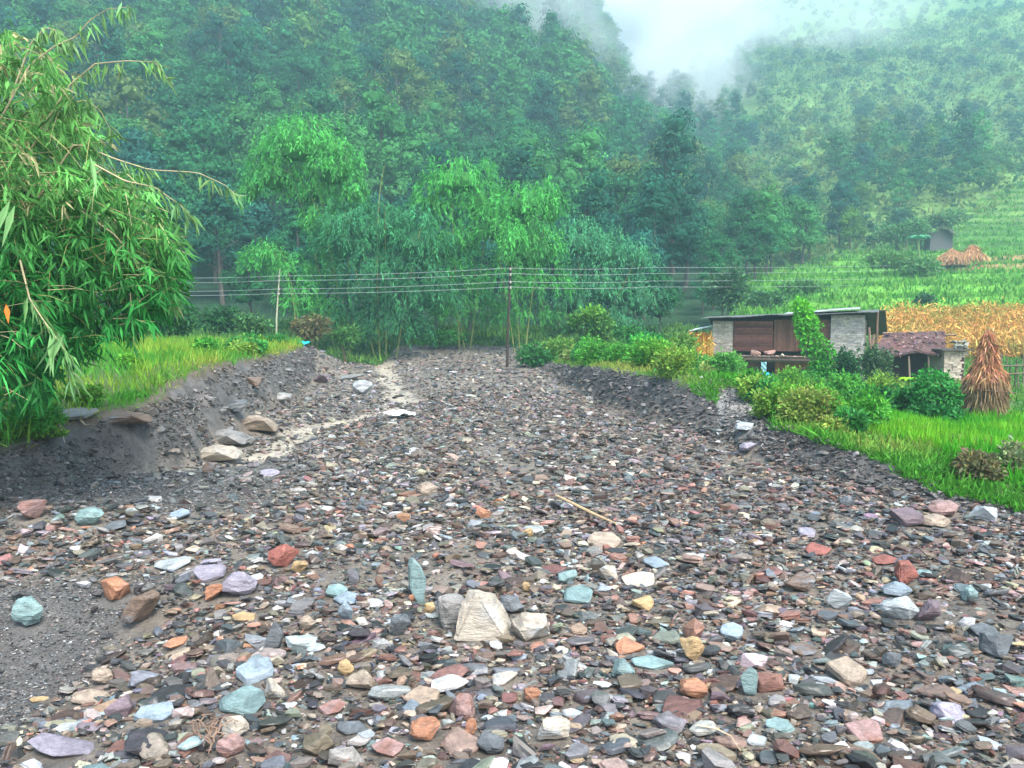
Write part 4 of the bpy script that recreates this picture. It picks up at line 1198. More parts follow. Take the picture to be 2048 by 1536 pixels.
# the small crooked tree on the right bank
def small_tree():
    b = at(1170, 712, 38); b[2] = H1(b[0], b[1])
    root = thing('small_tree', 'small crooked tree with light green crown on the right bank', 'tree', b)
    m = MB(); k = 38 / FPX
    def q(u, v, dy=0): return at(u, v, 38 + dy)
    m.tube([b - [0, 0, .1], q(1168, 680), q(1174, 655), q(1170, 635)], [.07, .055, .04, .02], 6, (.07, .055, .04))
    m.tube([q(1166, 690), q(1190, 672), q(1210, 650)], [.05, .03, .015], 5, (.07, .055, .04))
    m.tube([q(1170, 665), q(1150, 645), q(1145, 635)], [.035, .02, .01], 5, (.07, .055, .04))
    m.build('trunk', M_bark, root)
    c = MB()
    for (u, v, ru, rv, cc) in [(1185, 625, 26, 13, (.13, .34, .05)), (1155, 640, 20, 12, (.08, .24, .05)), (1208, 648, 20, 20, (.10, .26, .06)), (1180, 655, 26, 18, (.05, .17, .04)), (1195, 675, 24, 14, (.08, .2, .05))]:
        ce, r = px2w(u, v, 38, ru, rv); blob(c, ce, r, 330, .22, .12, cc, shell=.7)
    c.build('crown', M_leaf, root)
small_tree()
# leaning pole covered in bright creeper before the house
def vine_pole():
    Y = 35.2
    pts = [(1690, 775), (1672, 740), (1645, 690), (1620, 650), (1603, 608)]
    P = [at(u, v, Y) for u, v in pts]; P[0][2] = H1(P[0][0], Y) - .1
    root = thing('vine_covered_pole', 'leaning post wrapped in bright green creeper in front of the house', 'creeper', P[0])
    m = MB(); m.tube(P, [.12, .11, .1, .09, .06], 7, (.10, .08, .05)); m.build('post', M_bark, root)
    c = MB()
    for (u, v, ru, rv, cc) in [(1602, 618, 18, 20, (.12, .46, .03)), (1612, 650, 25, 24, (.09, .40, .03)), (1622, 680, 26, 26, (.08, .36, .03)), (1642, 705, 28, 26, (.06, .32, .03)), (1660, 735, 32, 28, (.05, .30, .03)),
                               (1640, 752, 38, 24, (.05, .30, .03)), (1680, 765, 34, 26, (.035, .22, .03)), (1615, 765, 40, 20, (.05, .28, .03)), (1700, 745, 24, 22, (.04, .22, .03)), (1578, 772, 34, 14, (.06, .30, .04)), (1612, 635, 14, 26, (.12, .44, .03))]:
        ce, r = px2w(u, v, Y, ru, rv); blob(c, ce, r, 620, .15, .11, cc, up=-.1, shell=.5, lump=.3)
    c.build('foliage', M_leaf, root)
vine_pole()
def vine_mound():
    Y = 20.8
    c0 = at(1868, 790, Y); g = H1(c0[0], Y)
    root = thing('vine_mound', 'domed stump smothered in dark green creeper left of the haystack', 'creeper', (c0[0], Y, g))
    m = MB(); m.tube([(c0[0], Y, g - .1), (c0[0] + .05, Y, g + 1.0)], [.22, .12], 7, (.2, .18, .14)); m.build('stem', M_bark, root)
    c = MB()
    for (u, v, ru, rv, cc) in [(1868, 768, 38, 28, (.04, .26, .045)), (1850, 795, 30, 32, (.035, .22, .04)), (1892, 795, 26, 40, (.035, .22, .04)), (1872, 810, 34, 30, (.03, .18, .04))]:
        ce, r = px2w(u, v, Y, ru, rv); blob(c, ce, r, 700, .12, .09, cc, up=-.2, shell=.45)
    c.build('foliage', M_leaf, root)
vine_mound()
def banana(label, u, v, Y, n, L, W, col, vb):
    c = at(u, vb, Y); g = min(H1(c[0], Y), c[2])
    root = thing('banana_plant', label, 'plant', (c[0], Y, g))
    top = at(u, v, Y)
    m = MB(); m.tube([(c[0], Y, g), top], [W * .4, W * .25], 7, (.16, .26, .08)); m.build('stem', M_bark, root)
    for k in range(n):
        a = k * 2 * pi / n + .4
        q = MB()
        t = np.linspace(0, 1, 6)
        ax = np.stack([top[0] + cos(a) * L * t * .7, top[1] + sin(a) * L * t * .7, top[2] + L * (t * .9 - .8 * t ** 2)], 1)
        side = np.array([-sin(a), cos(a), 0]); w = W * np.sin(pi * (t * .85 + .1))
        V = np.concatenate([ax - side * w[:, None], ax, ax + side * w[:, None]]); V[:6, 2] -= W * .3; V[12:, 2] -= W * .3
        F = [[i, i + 1, i + 7, i + 6] for i in range(5)] + [[i + 6, i + 7, i + 13, i + 12] for i in range(5)]
        q.add(V, F, col); q.build('leaf', M_leaf, root)
banana('bright yellow-green broad-leaved plant peeping over the dark shrubs', 1818, 762, 28, 9, .55, .11, (.26, .55, .02), 800)
banana('pale blue-green banana plant left of the hillside hut', 1838, 478, 112, 6, 2.2, .45, (.08, .38, .2), 495)

# ------------------------------------------------------------------ poles and wires
def pole(label, pts, Y, r0, r1, col):
    P = [at(u, v, Y) for u, v in pts]; P[0][2] = H1(P[0][0], Y) - .2
    m = MB(); m.tube(P, np.linspace(r0, r1, len(P)), 9, col)
    root = thing('utility_pole', label, 'pole', P[0])
    m.build('post', M_wood, root)
    return root, P
polA, PA = pole('dark brown wooden pole standing in the rubble by the right bank', [(1014, 738), (1015, 680), (1018, 610), (1021, 532)], 40, .075, .05, (.045, .032, .028))
polB, PB = pole('pale thin slightly bent pole on the left bank', [(553, 690), (553, 640), (556, 590), (560, 538)], 45, .06, .035, (.33, .36, .25))
for root, us, Y in ((polA, 1021, 40), (polB, 558, 45)):
    for v in ((538, 549, 564, 575) if Y == 40 else (552, 561, 578, 587)):
        m = MB(); c = at(us, v, Y - .12); m.tube([c - [0, 0, .06], c + [0, 0, .06]], [.05, .035], 8, (.35, .33, .3)); m.build('insulator', M_wire, root)
WR = [('topmost', (548, 554, 552, 536, 535, 531)), ('second from top', (562, 564, 561, 547, 547, 540)), ('third from top', (580, 581, 578, 563, 562, 556)), ('lowest', (590, 589, 587, 574, 574, 569))]
for nm, rows in WR:
    ctrl = [(-300, rows[0], 54), (260, rows[1], 49), (556, rows[2], 44.9), (1020, rows[3], 39.9), (1300, rows[4], 50), (1790, rows[5], 92)]
    P = np.array([at(*c) for c in ctrl])
    t = np.concatenate([np.linspace(i, i + 1, 9)[:-1] for i in range(len(P) - 1)] + [[len(P) - 1]])
    Q = np.stack([np.interp(t, range(len(P)), P[:, k]) for k in range(3)], 1)
    fr = t - np.floor(t); Q[:, 2] -= .35 * fr * (1 - fr) * (t > 1)
    m = MB(); m.tube(Q, .009, 5, (.36, .42, .42))
    tag(m.build('power_line', M_wire), f'thin pale wire, {nm} of the four strung between the two poles', 'wire', 'wires strung across the valley')

# ------------------------------------------------------------------ the house
A = radians(25); hx, hy = np.array([cos(A), -sin(A)]), np.array([sin(A), cos(A)])
Pl = at(1424, 720, 41.0)[:2]; HZ0 = -.35
def hw(a, b, z):          # house frame -> world : a along the front, b into the depth
    p = Pl + hx * a + hy * b
    return np.array([p[0], p[1], z])
house = thing('stone_house', 'two-storey stone and timber farmhouse with thin dark tin roof', 'house', hw(0, 0, HZ0))
def hbox(mb, a0, a1, b0, b1, z0, z1, col):
    v = [hw(a, b, z) for a in (a0, a1) for b in (b0, b1) for z in (z0, z1)]
    mb.add(v, [[0, 1, 3, 2], [4, 6, 7, 5], [0, 4, 5, 1], [2, 3, 7, 6], [0, 2, 6, 4], [1, 5, 7, 3]], col)
HL = 7.35
def stone_courses(mb, face, a0, a1, z0, z1, col, th=.06):
    """uneven flat stones laid in courses on a wall face"""
    z = z0
    while z < z1 - .02:
        h = min(random.uniform(.06, .12), z1 - z); a = a0
        while a < a1 - .02:
            l = min(random.uniform(.12, .30), a1 - a); d = random.uniform(.3, 1) * th
            c = np.array(col) * random.uniform(.66, 1.12) * np.array((1, random.uniform(.95, 1), random.uniform(.86, 1)))
            if face == 'front': hbox(mb, a + .008, a + l - .008, -d, .02, z + .006, z + h - .008, c)
            else: hbox(mb, HL - .02, HL + d, a + .008, a + l - .008, z + .006, z + h - .008, c)
            a += l
        z += h
w = MB()
hbox(w, 0, 1.05, .0, .45, .80, 2.55, (.30, .29, .25)); hbox(w, HL - 1.55, HL, .0, .45, -.4, 2.85, (.34, .34, .32))
stone_courses(w, 'front', 0.0, 1.05, .80, 2.5, (.46, .45, .40)); stone_courses(w, 'front', HL - 1.55, HL, .6, 2.8, (.52, .52, .49))
hbox(w, HL - .45, HL - .002, .45, 4.0, -.4, 2.5, (.24, .22, .19)); stone_courses(w, 'side', .0, 4.0, .2, 2.6, (.26, .235, .20))
hbox(w, 0.002, .45, .45, 4.0, -.4, 2.4, (.3, .29, .25)); hbox(w, .45, HL - .45, 3.6, 4.0, -.4, 2.4, (.3, .29, .25))
w.build('wall', M_boulder, house)
w = MB()
z = .98
k = 0
while z < 2.5:
    h = random.uniform(.09, .15)
    hbox(w, 1.08, 3.05, .05 + .02 * (k % 2), .12, z, z + h - .015, np.array((.16, .075, .06)) * random.uniform(.6, 1.3)); z += h; k += 1
tag(w.build('board_panel', M_plank, house), 'reddish-brown horizontal boards of the upper storey')
w = MB()
a = 3.1
while a < HL - 1.6:
    l = random.uniform(.14, .24); hbox(w, a, min(a + l - .012, HL - 1.58), .06, .12, 1.0, 2.62, np.array((.13, .07, .05)) * random.uniform(.65, 1.35)); a += l
tag(w.build('plank_panel', M_plank, house), 'brown vertical planks of the upper storey')
w = MB(); hbox(w, 4.25, 4.9, .02, .055, 1.05, 2.35, (.11, .055, .04)); hbox(w, 4.2, 4.25, -.01, .06, 1.0, 2.42, (.2, .1, .07)); hbox(w, 4.9, 4.95, -.01, .06, 1.0, 2.42, (.2, .1, .07)); hbox(w, 4.25, 4.9, -.01, .06, 2.36, 2.42, (.2, .1, .07))
w.build('door', M_plank, house)
# ledge of the upper floor with slats and drying slabs
w = MB()
hbox(w, .2, HL - 1.6, -.55, .1, .68, .74, (.15, .12, .10))
for i in range(26):
    a = .25 + i * .215; hbox(w, a, a + random.uniform(.12, .2), -.62, -.15, .745, .77 + random.uniform(0, .03), np.array((.30, .22, .18)) * random.uniform(.6, 1.3))
hbox(w, .1, HL - 1.6, -.60, -.52, .56, .66, (.12, .09, .07)); hbox(w, .1, HL - 1.6, -.45, -.35, .46, .55, (.2, .17, .14))
for i in range(7): hbox(w, .4 + i * .8, .48 + i * .8, -.58, .3, .6, .68, (.1, .07, .05))
w.build('balcony', M_wood, house)
w = MB()
hbox(w, .9, 1.0, -.05, .05, -.4, .6, (.1, .07, .05))
a = 1.25
while a < 2.6:
    l = random.uniform(.12, .2); hbox(w, a, a + l - .012, .0, .05, -.4, .55, np.array((.17, .09, .08)) * random.uniform(.6, 1.3)); a += l
w.build('lower_boards', M_plank, house)
w = MB()
a = 3.2
while a < 4.9:
    l = random.uniform(.18, .26); hbox(w, a, a + l - .012, .0, .05, -.4, .48, np.array((.34, .17, .07)) * random.uniform(.7, 1.25)); a += l
tag(w.build('lower_door', M_plank, house), 'orange-brown plank door on the ground floor')
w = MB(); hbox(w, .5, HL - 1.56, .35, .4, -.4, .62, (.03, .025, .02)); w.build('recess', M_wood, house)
# roof: a long thin tin sheet, rising a little to the right, and the darker rear slope over the gable
def roofpt(a, b): return 2.76 + .30 * a / HL + .03 * min(b, 1.2) - max(0, b - 1.2) * .34
w = MB(); na = 60
for (b0, b1, mb_) in ((-.6, 1.2, w),):
    top = []; 
    for i in range(na + 1):
        a = -.55 + i * (HL + 1.15) / na; rip = .012 * (i % 2)
        top.append((hw(a, b0, roofpt(a, b0) + rip - .04 + .09 * fbm(np.array([a * .7]), np.array([3.]))[0]), hw(a, b1, roofpt(a, b1) + rip)))
    V = [p for q in top for p in q] + [p - [0, 0, .035] for q in top for p in q]
    n2 = 2 * (na + 1)
    F = [[2 * i, 2 * i + 1, 2 * i + 3, 2 * i + 2] for i in range(na)] + [[n2 + 2 * i, n2 + 2 * i + 2, n2 + 2 * i + 3, n2 + 2 * i + 1] for i in range(na)]
    F += [[2 * i, 2 * i + 2, n2 + 2 * i + 2, n2 + 2 * i] for i in range(na)] + [[2 * i + 1, n2 + 2 * i + 1, n2 + 2 * i + 3, 2 * i + 3] for i in range(na)]
    w.add(V, F, (.10, .115, .11))
roof = w.build('roof', M_roof, house)
w = MB()
V = [hw(-.5, 1.2, roofpt(0, 1.2) + .01), hw(HL + .9, 1.2, roofpt(HL, 1.2) + .01), hw(HL + 1.1, 4.9, roofpt(HL, 4.9)), hw(-.5, 4.9, roofpt(0, 4.9))]
V += [v - [0, 0, .05] for v in V]
w.add(V, [[0, 1, 2, 3], [7, 6, 5, 4], [0, 4, 5, 1], [1, 5, 6, 2], [2, 6, 7, 3], [3, 7, 4, 0]], (.06, .065, .06))
w.build('rear_roof', M_roof, house)
w = MB()
for i, (a0, a1, dz) in enumerate(((3.6, 4.8, .06), (4.6, 6.0, .10), (5.6, 7.1, .14))):
    V = [hw(a0, -.4, roofpt(a0, -.4) + dz - .05), hw(a1, -.4, roofpt(a1, -.4) + dz - .03), hw(a1, 1.3, roofpt(a1, 1.2) + dz + .03), hw(a0, 1.3, roofpt(a0, 1.2) + dz)]
    V += [v - [0, 0, .02] for v in V]
    w.add(V, [[0, 1, 2, 3], [7, 6, 5, 4], [0, 4, 5, 1], [1, 5, 6, 2], [2, 6, 7, 3], [3, 7, 4, 0]], (.30, .33, .33))
tag(w.build('roof_sheets', M_roof, house), 'loose pale grey tin sheets on the right part of the roof')
for i, (a, b) in enumerate(((HL + .55, 1.0), (HL + .6, 3.6))):
    w = MB(); w.tube([hw(a, b, -.4), hw(a, b, roofpt(HL, b) - .05)], .05, 6, (.18, .12, .09)); w.build('post', M_wood, house)
# things hanging or lying on the house
w = MB(); Cb = hw(2.72, -.6, .18)
t = np.linspace(0, 1, 5)
V = np.array([[Cb[0] + hx[0] * (i - 1) * .13, Cb[1] + hx[1] * (i - 1) * .13 - .03 * ((i + j) % 2), Cb[2] + .28 - j * .13] for j in range(5) for i in range(3)])
V = np.concatenate([V, V + [.0, .012, 0]])
Fq = [[j * 3 + i, j * 3 + i + 1, j * 3 + i + 4, j * 3 + i + 3] for j in range(4) for i in range(2)]
w.add(V, Fq + [[a + 15 for a in q[::-1]] for q in Fq], (.22, .45, .5))
tag(w.build('hanging_cloth', M_plastic), 'pale blue cloth hanging beside the lower doorway of the house', 'cloth')
def sheet_thing(name, label, cat, c, w_, d_, h_, col, seed, rz=0, hole=False):
    n = 16
    g = np.linspace(-.5, .5, n); X, Yg = np.meshgrid(g, g)
    Z = h_ * (.5 * fbm(X * 4 + seed, Yg * 4, o=3) + .6 * np.cos(X * pi) * np.cos(Yg * pi))
    if hole: Z = Z - h_ * 1.1 * np.exp(-((X / .2) ** 2 + (Yg / .25) ** 2))
    rr = .5 + .07 * fbm(np.arctan2(Yg, X) * 2 + seed, X * 0, o=2)
    k = np.minimum(1, rr / (np.maximum(np.hypot(X, Yg), 1e-6)))
    x, y = X * k * w_, Yg * k * d_
    P = np.stack([x * cos(rz) - y * sin(rz), x * sin(rz) + y * cos(rz), Z], -1).reshape(-1, 3)
    V = np.concatenate([P, P - [0, 0, .01]])
    F = [[j * n + i, j * n + i + 1, (j + 1) * n + i + 1, (j + 1) * n + i] for j in range(n - 1) for i in range(n - 1)]
    m = MB(); m.add(V, F + [[a + n * n for a in f[::-1]] for f in F], col)
    o = m.build(name, M_plastic, smooth=True); o.location = c
    return tag(o, label, cat)
p = at(1532, 758, 33.5); p[2] += .12
sheet_thing('blue_tarpaulin', 'crumpled bright blue tarpaulin under the ground-floor wall of the house', 'tarpaulin', p, .62, .7, .22, (.01, .45, .75), 2)
p = np.array([-9.25, 34.2, H1(-9.25, 34.2) + .08])
sheet_thing('blue_plastic', 'small turquoise plastic ring-shaped scrap on the far left rubble mound', 'plastic', p, .62, .8, .24, (.01, .62, .72), 5, hole=True)
p = gp(800, 838); p[2] += .14
sheet_thing('white_sheet', 'crumpled white plastic sheet lying on the rubble left of centre', 'plastic', p, .82, .55, .14, (.72, .80, .82), 9, -.12)
w = MB(); c = hw(3.62, -.62, .80); w.add(*hull([(c[0] + random.uniform(-.1, .1), c[1] + random.uniform(-.08, .08), c[2] + random.uniform(-.02, .13)) for _ in range(16)]), (.75, .68, .55))
tag(w.build('white_bundle', M_plastic), 'small white bundle lying on the house balcony', 'bundle')
for i, (a, cc, lb) in enumerate(((2.25, (.34, .22, .19), 'pinkish sack, left of the two leaning on the balcony'), (2.95, (.40, .25, .22), 'pinkish sack, right of the two leaning on the balcony'))):
    w = MB(); c = hw(a, -.3, .9); w.add(*hull([(c[0] + random.uniform(-.3, .3), c[1] + random.uniform(-.12, .12), c[2] + random.uniform(-.12, .18)) for _ in range(24)]), cc)
    tag(w.build('sack', M_plastic), lb, 'sack')

# lean-to with pale roof and stored corn cobs at the left end
lt = thing('corn_rack', 'small drying rack full of orange corn under a pale sheet, left of the house', 'rack', hw(-.95, .6, -.2))
w = MB()
V = [hw(-1.25, -.1, 2.02), hw(-.05, -.1, 2.28), hw(-.05, 1.5, 2.38), hw(-1.25, 1.5, 2.12)]; V += [v - [0, 0, .03] for v in V]
w.add(V, [[0, 1, 2, 3], [7, 6, 5, 4], [0, 4, 5, 1], [1, 5, 6, 2], [2, 6, 7, 3], [3, 7, 4, 0]], (.62, .72, .70)); w.build('roof', M_roof, lt)
for a, b in ((-1.1, .05), (-.15, .05), (-1.1, 1.3), (-.15, 1.3)):
    w = MB(); w.tube([hw(a, b, -.4), hw(a, b, 2.1)], .04, 6, (.2, .13, .08)); w.build('post', M_wood, lt)
w = MB()
n = 420; a = rng.uniform(-1.05, -.2, n); b = rng.uniform(.0, .35, n); z = rng.uniform(1.25, 1.98, n)
leaves(w, np.array([hw(*q) for q in zip(a, b, z)]), rng.normal(0, .3, (n, 3)) + [0, 0, -1], .2, .06, jit((.72, .30, .05), n, .25), .4)
w.build('corn_cobs', M_straw, lt)

# ------------------------------------------------------------------ shed right of the house
SY = 34.5
def sh(u, v, dy=0): return at(u, v, SY + dy)
shed = thing('thatched_shed', 'low open shed with sagging purple-brown slate roof right of the house', 'shed', (*sh(1815, 760)[:2], H1(*sh(1815, 760)[:2])))
w = MB()
nu_, nv_ = 34, 14
e = {}
V = []
for j in range(nv_ + 1):
    t = j / nv_
    for i in range(nu_ + 1):
        s_ = i / nu_
        step = .09 * (1 - (t * 4.5) % 1)
        ue = 1748 + s_ * (1892 - 1748) + (1 - t) * -14 * (1 - s_)
        ve = 708 + 5 * s_ + 5 * sin(s_ * 7)
        p0 = at(ue, ve, SY - .9); p1 = at(1768 + s_ * 122, 668 - 4 * s_, SY + .9)
        q = p0 * (1 - t) + p1 * t
        V.append(q + [0, 0, step + .03 * fbm(np.array([s_ * 14.]), np.array([t * 5]))[0] - .06 * sin(pi * t)])
V = np.array(V); nn = len(V)
F = [[j * (nu_ + 1) + i, j * (nu_ + 1) + i + 1, (j + 1) * (nu_ + 1) + i + 1, (j + 1) * (nu_ + 1) + i] for j in range(nv_) for i in range(nu_)]
cc = mixc((.12, .065, .06), (.065, .05, .055), (fbm(V[:, 0] * 2, V[:, 1] * 3, o=3) + 1) / 2)
w.add(np.concatenate([V, V - [0, 0, .10]]), F + [[a + nn for a in f[::-1]] for f in F] + [[i, i + nn, i + 1 + nn, i + 1] for i in range(nu_)], np.concatenate([cc, cc * .8]))
n = 130; tI = rng.integers(0, nn, n); leaves(w, V[tI] + [0, 0, .02], np.stack([rng.normal(0, .9, n), np.full(n, -.5), rng.normal(-.15, .15, n)], 1), .28, .10, jit((.19, .12, .12), n, .3))
w.build('roof', M_thatch, shed)
for u in (1752, 1820, 1858, 1886):
    w = MB(); b = sh(u, 760, -.75); t_ = sh(u + random.uniform(-3, 3), 712, -.75); w.tube([[b[0], b[1], H1(b[0], b[1]) - .1], t_], [.045, .035], 6, (.22, .17, .13)); w.build('post', M_wood, shed)
w = MB(); a_, b_ = sh(1756, 715, .8), sh(1888, 715, .8); zc_ = H1(a_[0], a_[1])
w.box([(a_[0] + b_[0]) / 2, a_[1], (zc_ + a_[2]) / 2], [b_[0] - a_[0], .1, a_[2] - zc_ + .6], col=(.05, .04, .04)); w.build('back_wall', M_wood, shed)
w = MB(); w.tube([sh(1765, 666, .9), sh(1912, 670, .9)], .05, 6, (.2, .14, .1)); w.build('ridge_pole', M_wood, shed)
for u0, v0, u1, v1 in ((1738, 655, 1742, 715), (1748, 668, 1740, 715)):
    w = MB(); w.tube([sh(u0, v0, -.9), sh(u1, v1, -.9)], .05, 6, (.2, .12, .1)); w.build('brace', M_wood, shed)

hut = thing('stone_store', 'tiny flat-roofed stone store between the shed and the haystack', 'store', (*at(1915, 760, 33)[:2], H1(*at(1915, 760, 33)[:2])))
w = MB(); c = at(1907, 720, 33.5); zt = at(1907, 702, 33.5)[2]; zb = H1(c[0], c[1]) - .3
w.box([c[0], c[1] + .5, (zt + zb) / 2], [.9, 1.1, zt - zb], col=(.34, .30, .24))
z = zb
while z < zt - .05:
    h = random.uniform(.07, .11); x = c[0] - .46
    while x < c[0] + .42:
        l = random.uniform(.12, .3)
        if not (x > c[0] + .2 and z < zt - .25): w.box([x + l / 2, c[1] - .05 - random.uniform(0, .04), z + h / 2], [l - .01, .07, h - .012], col=np.array((.42, .37, .30)) * random.uniform(.65, 1.2))
        x += l
    z += h
w.build('wall', M_boulder, hut)
w = MB(); w.box([c[0], c[1] + .45, zt + .05], [1.35, 1.5, .07], col=(.06, .055, .05)); w.build('roof', M_roof, hut)
w = MB(); w.box([c[0] + .33, c[1] - .035, zt - .75], [.22, .04, .95], col=(.05, .035, .03)); w.build('doorway', M_wood, hut)
for i in range(9):
    w = MB(); q = np.array([c[0] + .15 + (i % 3) * .2, c[1] + .2, zt + .14 + (i // 3) * .12])
    V_, F_ = hull([(random.gauss(0, .09), random.gauss(0, .07), random.gauss(0, .055)) for _ in range(14)])
    w.add(V_, F_, np.array((.16, .18, .15)) * random.uniform(.7, 1.2)); o = w.build('roof_stone', M_boulder); o.location = q
    tag(o, 'dark mossy stone in the small pile on top of the stone store', 'stone', 'stones piled on the flat roof of the stone store')

# ------------------------------------------------------------------ haystack
def haystack(name, label, u, v0, v1, Y, rpx, n, L, col, col2):
    c = at(u, v1, Y); g = min(c[2], H1(c[0], Y)); top = at(u, v0, Y)[2]; R = rpx * Y / FPX; Hh = top - g
    root = thing(name, label, 'haystack', (c[0], Y, g))
    m = MB(); m.tube([(c[0], Y, g - .1), (c[0], Y, top + .02 * Hh)], [.05 * R / .6, .03 * R / .6], 6, (.3, .22, .12)); m.build('pole', M_wood, root)
    core = MB(); zz = np.array([0, .12, .3, .45, .6, .8, 1]); rr = np.array([.5, .55, .66, .72, .5, .26, .04]) * R
    core.tube([(c[0], Y, g + z * Hh * .97) for z in zz], rr, 14, np.array(col) * .6); core.build('core', M_straw, root)
    s = MB(); t = rng.random(n); 
    for lo, hi, k, cc, ln in ((.0, .5, .42, col2, 1.5), (.38, 1.0, .58, col, 1.0)):
        nn_ = int(n * k); t = lo + (hi - lo) * rng.random(nn_) ** (1.1 if lo else 1)
        a = rng.random(nn_) * 2 * pi; r = np.interp(t, [0, .12, .3, .45, .5, .6, .8, 1], [.78, .80, .86, .92, .95, .60, .32, .04]) * R * rng.uniform(.75, 1.03, nn_)
        P = np.stack([c[0] + r * np.cos(a), Y + r * np.sin(a), g + t * Hh], 1)
        D = np.stack([np.cos(a) * .35, np.sin(a) * .35, np.full(nn_, -1.)], 1) + rng.normal(0, .22 if lo == 0 else .34, (nn_, 3))
        leaves(s, P, D, L * ln * rng.uniform(.6, 1.3, nn_), L * .14, jit(cc, nn_, .3), .3)
    s.v = [np.concatenate([v_[:, :2], np.maximum(v_[:, 2:], g - .02)], 1) for v_ in s.v]
    s.build('straw', M_straw, root)
    return root
haystack('corn_haystack', 'tall cone of reddish dried corn stalks at the right edge field', 1968, 658, 842, 21.2, 37, 5600, .25, (.42, .22, .12), (.29, .21, .12))
w = MB(); w.tube([at(1940, 780, 21.0), at(1990, 783, 20.6), at(2032, 786, 20.8)], .018, 5, (.10, .07, .05)); 
tag(w.build('thin_stick', M_wood), 'thin dark stick poking out of the right side of the haystack', 'stick')
haystack('straw_stack', 'orange straw stack on the bare terrace, left of the two', 1902, 496, 531, 97, 34, 900, 1.0, (.48, .27, .13), (.45, .28, .15))
haystack('straw_stack', 'orange straw stack on the bare terrace, right of the two', 1943, 489, 531, 97, 28, 900, 1.0, (.50, .28, .13), (.45, .28, .15))
# dark wooden fence behind the haystack
fence = thing('wooden_fence', 'rough dark wooden fence behind the haystack at the right edge', 'fence', (*at(2025, 760, 30)[:2], H1(*at(2025, 760, 30)[:2])))
for i in range(17):
    u = 2004 + i * 8.5; w = MB(); b = at(u, 760, 30 + .1 * i); b[2] = H1(b[0], b[1]) - .1
    t_ = at(u + random.uniform(-4, 4), random.uniform(705, 735), 30 + .1 * i); w.tube([b, t_], [.03, .022], 5, np.array((.11, .09, .07)) * random.uniform(.6, 1.6)); w.build('picket', M_wood, fence)
for v in (732, 748):
    w = MB(); w.tube([at(1998, v, 29.9), at(2150, v - 3, 31.6)], .03, 5, (.13, .10, .08)); w.build('rail', M_wood, fence)
# dark stump beside the haystack with bare twigs
w = MB(); b = at(1908, 828, 21.6); b[2] = H1(b[0], b[1]); 
w.tube([b - [0, 0, .1], b + [0.02, 0, .75]], [.17, .14], 8, (.07, .07, .06)); w.tube([b + [.25, 0, 0], b + [.35, 0, .5], b + [.6, .1, .8]], [.03, .02, .01], 4, (.4, .36, .25)); w.tube([b + [.35, 0, .5], b + [.15, 0, .85]], [.015, .006], 4, (.4, .36, .25))
tag(w.build('tree_stump', M_bark), 'dark stump with bare pale twigs between vine mound and haystack', 'stump')

# ------------------------------------------------------------------ hut on the hillside
g = at(1887, 478, 117)
hh = thing('hillside_hut', 'small grey thatched hut among scrub high on the right slope', 'hut', (g[0], g[1], g[2] - 1))
def hq(u, v, dy=0): return at(u, v, 117 + dy)
w = MB(); c = hq(1885, 472); w.box([c[0], c[1] + 2, c[2] - .6], [3.4, 3.6, 3.2], col=(.075, .075, .08)); w.build('wall', M_boulder, hh)
w = MB()
V = [hq(1858, 472, -.6), hq(1886, 453, -.6), hq(1914, 474, -.6), hq(1858, 472, 4.5), hq(1886, 453, 4.5), hq(1914, 474, 4.5)]; V += [v + [0, 0, .22] for v in V]
w.add(V, [[0, 3, 4, 1], [1, 4, 5, 2], [6, 7, 10, 9], [7, 8, 11, 10], [0, 1, 7, 6], [1, 2, 8, 7], [3, 9, 10, 4], [4, 10, 11, 5], [0, 6, 9, 3], [2, 5, 11, 8]], (.07, .075, .06)); w.build('roof', M_thatch, hh)
w = MB(); V = [hq(1808, 487, 0), hq(1862, 470, 0), hq(1862, 470, 3), hq(1808, 487, 3)]; V += [v + [0, 0, .2] for v in V]
w.add(V, [[3, 2, 1, 0], [4, 5, 6, 7], [0, 1, 5, 4], [1, 2, 6, 5], [2, 3, 7, 6], [3, 0, 4, 7]], (.15, .14, .12)); w.build('lean_to_roof', M_thatch, hh)
for u in (1812, 1835):
    w = MB(); w.tube([hq(u, 500), hq(u, 480)], .12, 5, (.2, .18, .15)); w.build('post', M_wood, hh)

# ------------------------------------------------------------------ sticks and roots on the rubble
def on_ground(pts, dz=.05): return [gp(u, v) + [0, 0, dz] for u, v in pts]
w = MB(); w.tube(on_ground([(1112, 1008), (1150, 1028), (1190, 1048), (1232, 1068)], .12), [.016, .02, .018, .01], 6, (.45, .34, .2))
tag(w.build('dry_stick', M_wood), 'long straight pale stick lying across the rubble right of centre', 'stick')
w = MB(); w.tube(on_ground([(1395, 1480), (1430, 1486), (1460, 1500), (1480, 1530)], .08), [.006, .006, .005, .003], 5, (.5, .38, .25))
tag(w.build('root', M_wood), 'thin curved root on the rubble near the bottom right', 'root')
w = MB()
for k in range(20):
    a = random.uniform(0, 2 * pi); c0 = gp(415 + random.uniform(-18, 22), 1502 + random.uniform(-16, 16)) + [0, 0, .07]
    P = [c0 + np.array([cos(a) * t * .16 + random.gauss(0, .012), sin(a) * t * .16 + random.gauss(0, .012), .05 * sin(pi * t) + .02]) for t in np.linspace(0, 1, 6)]
    w.tube(P, np.linspace(.005, .002, 6), 4, (.22, .15, .11))
tag(w.build('root_tangle', M_wood), 'tangle of thin pinkish roots on the lower left rubble', 'roots')
w = MB()
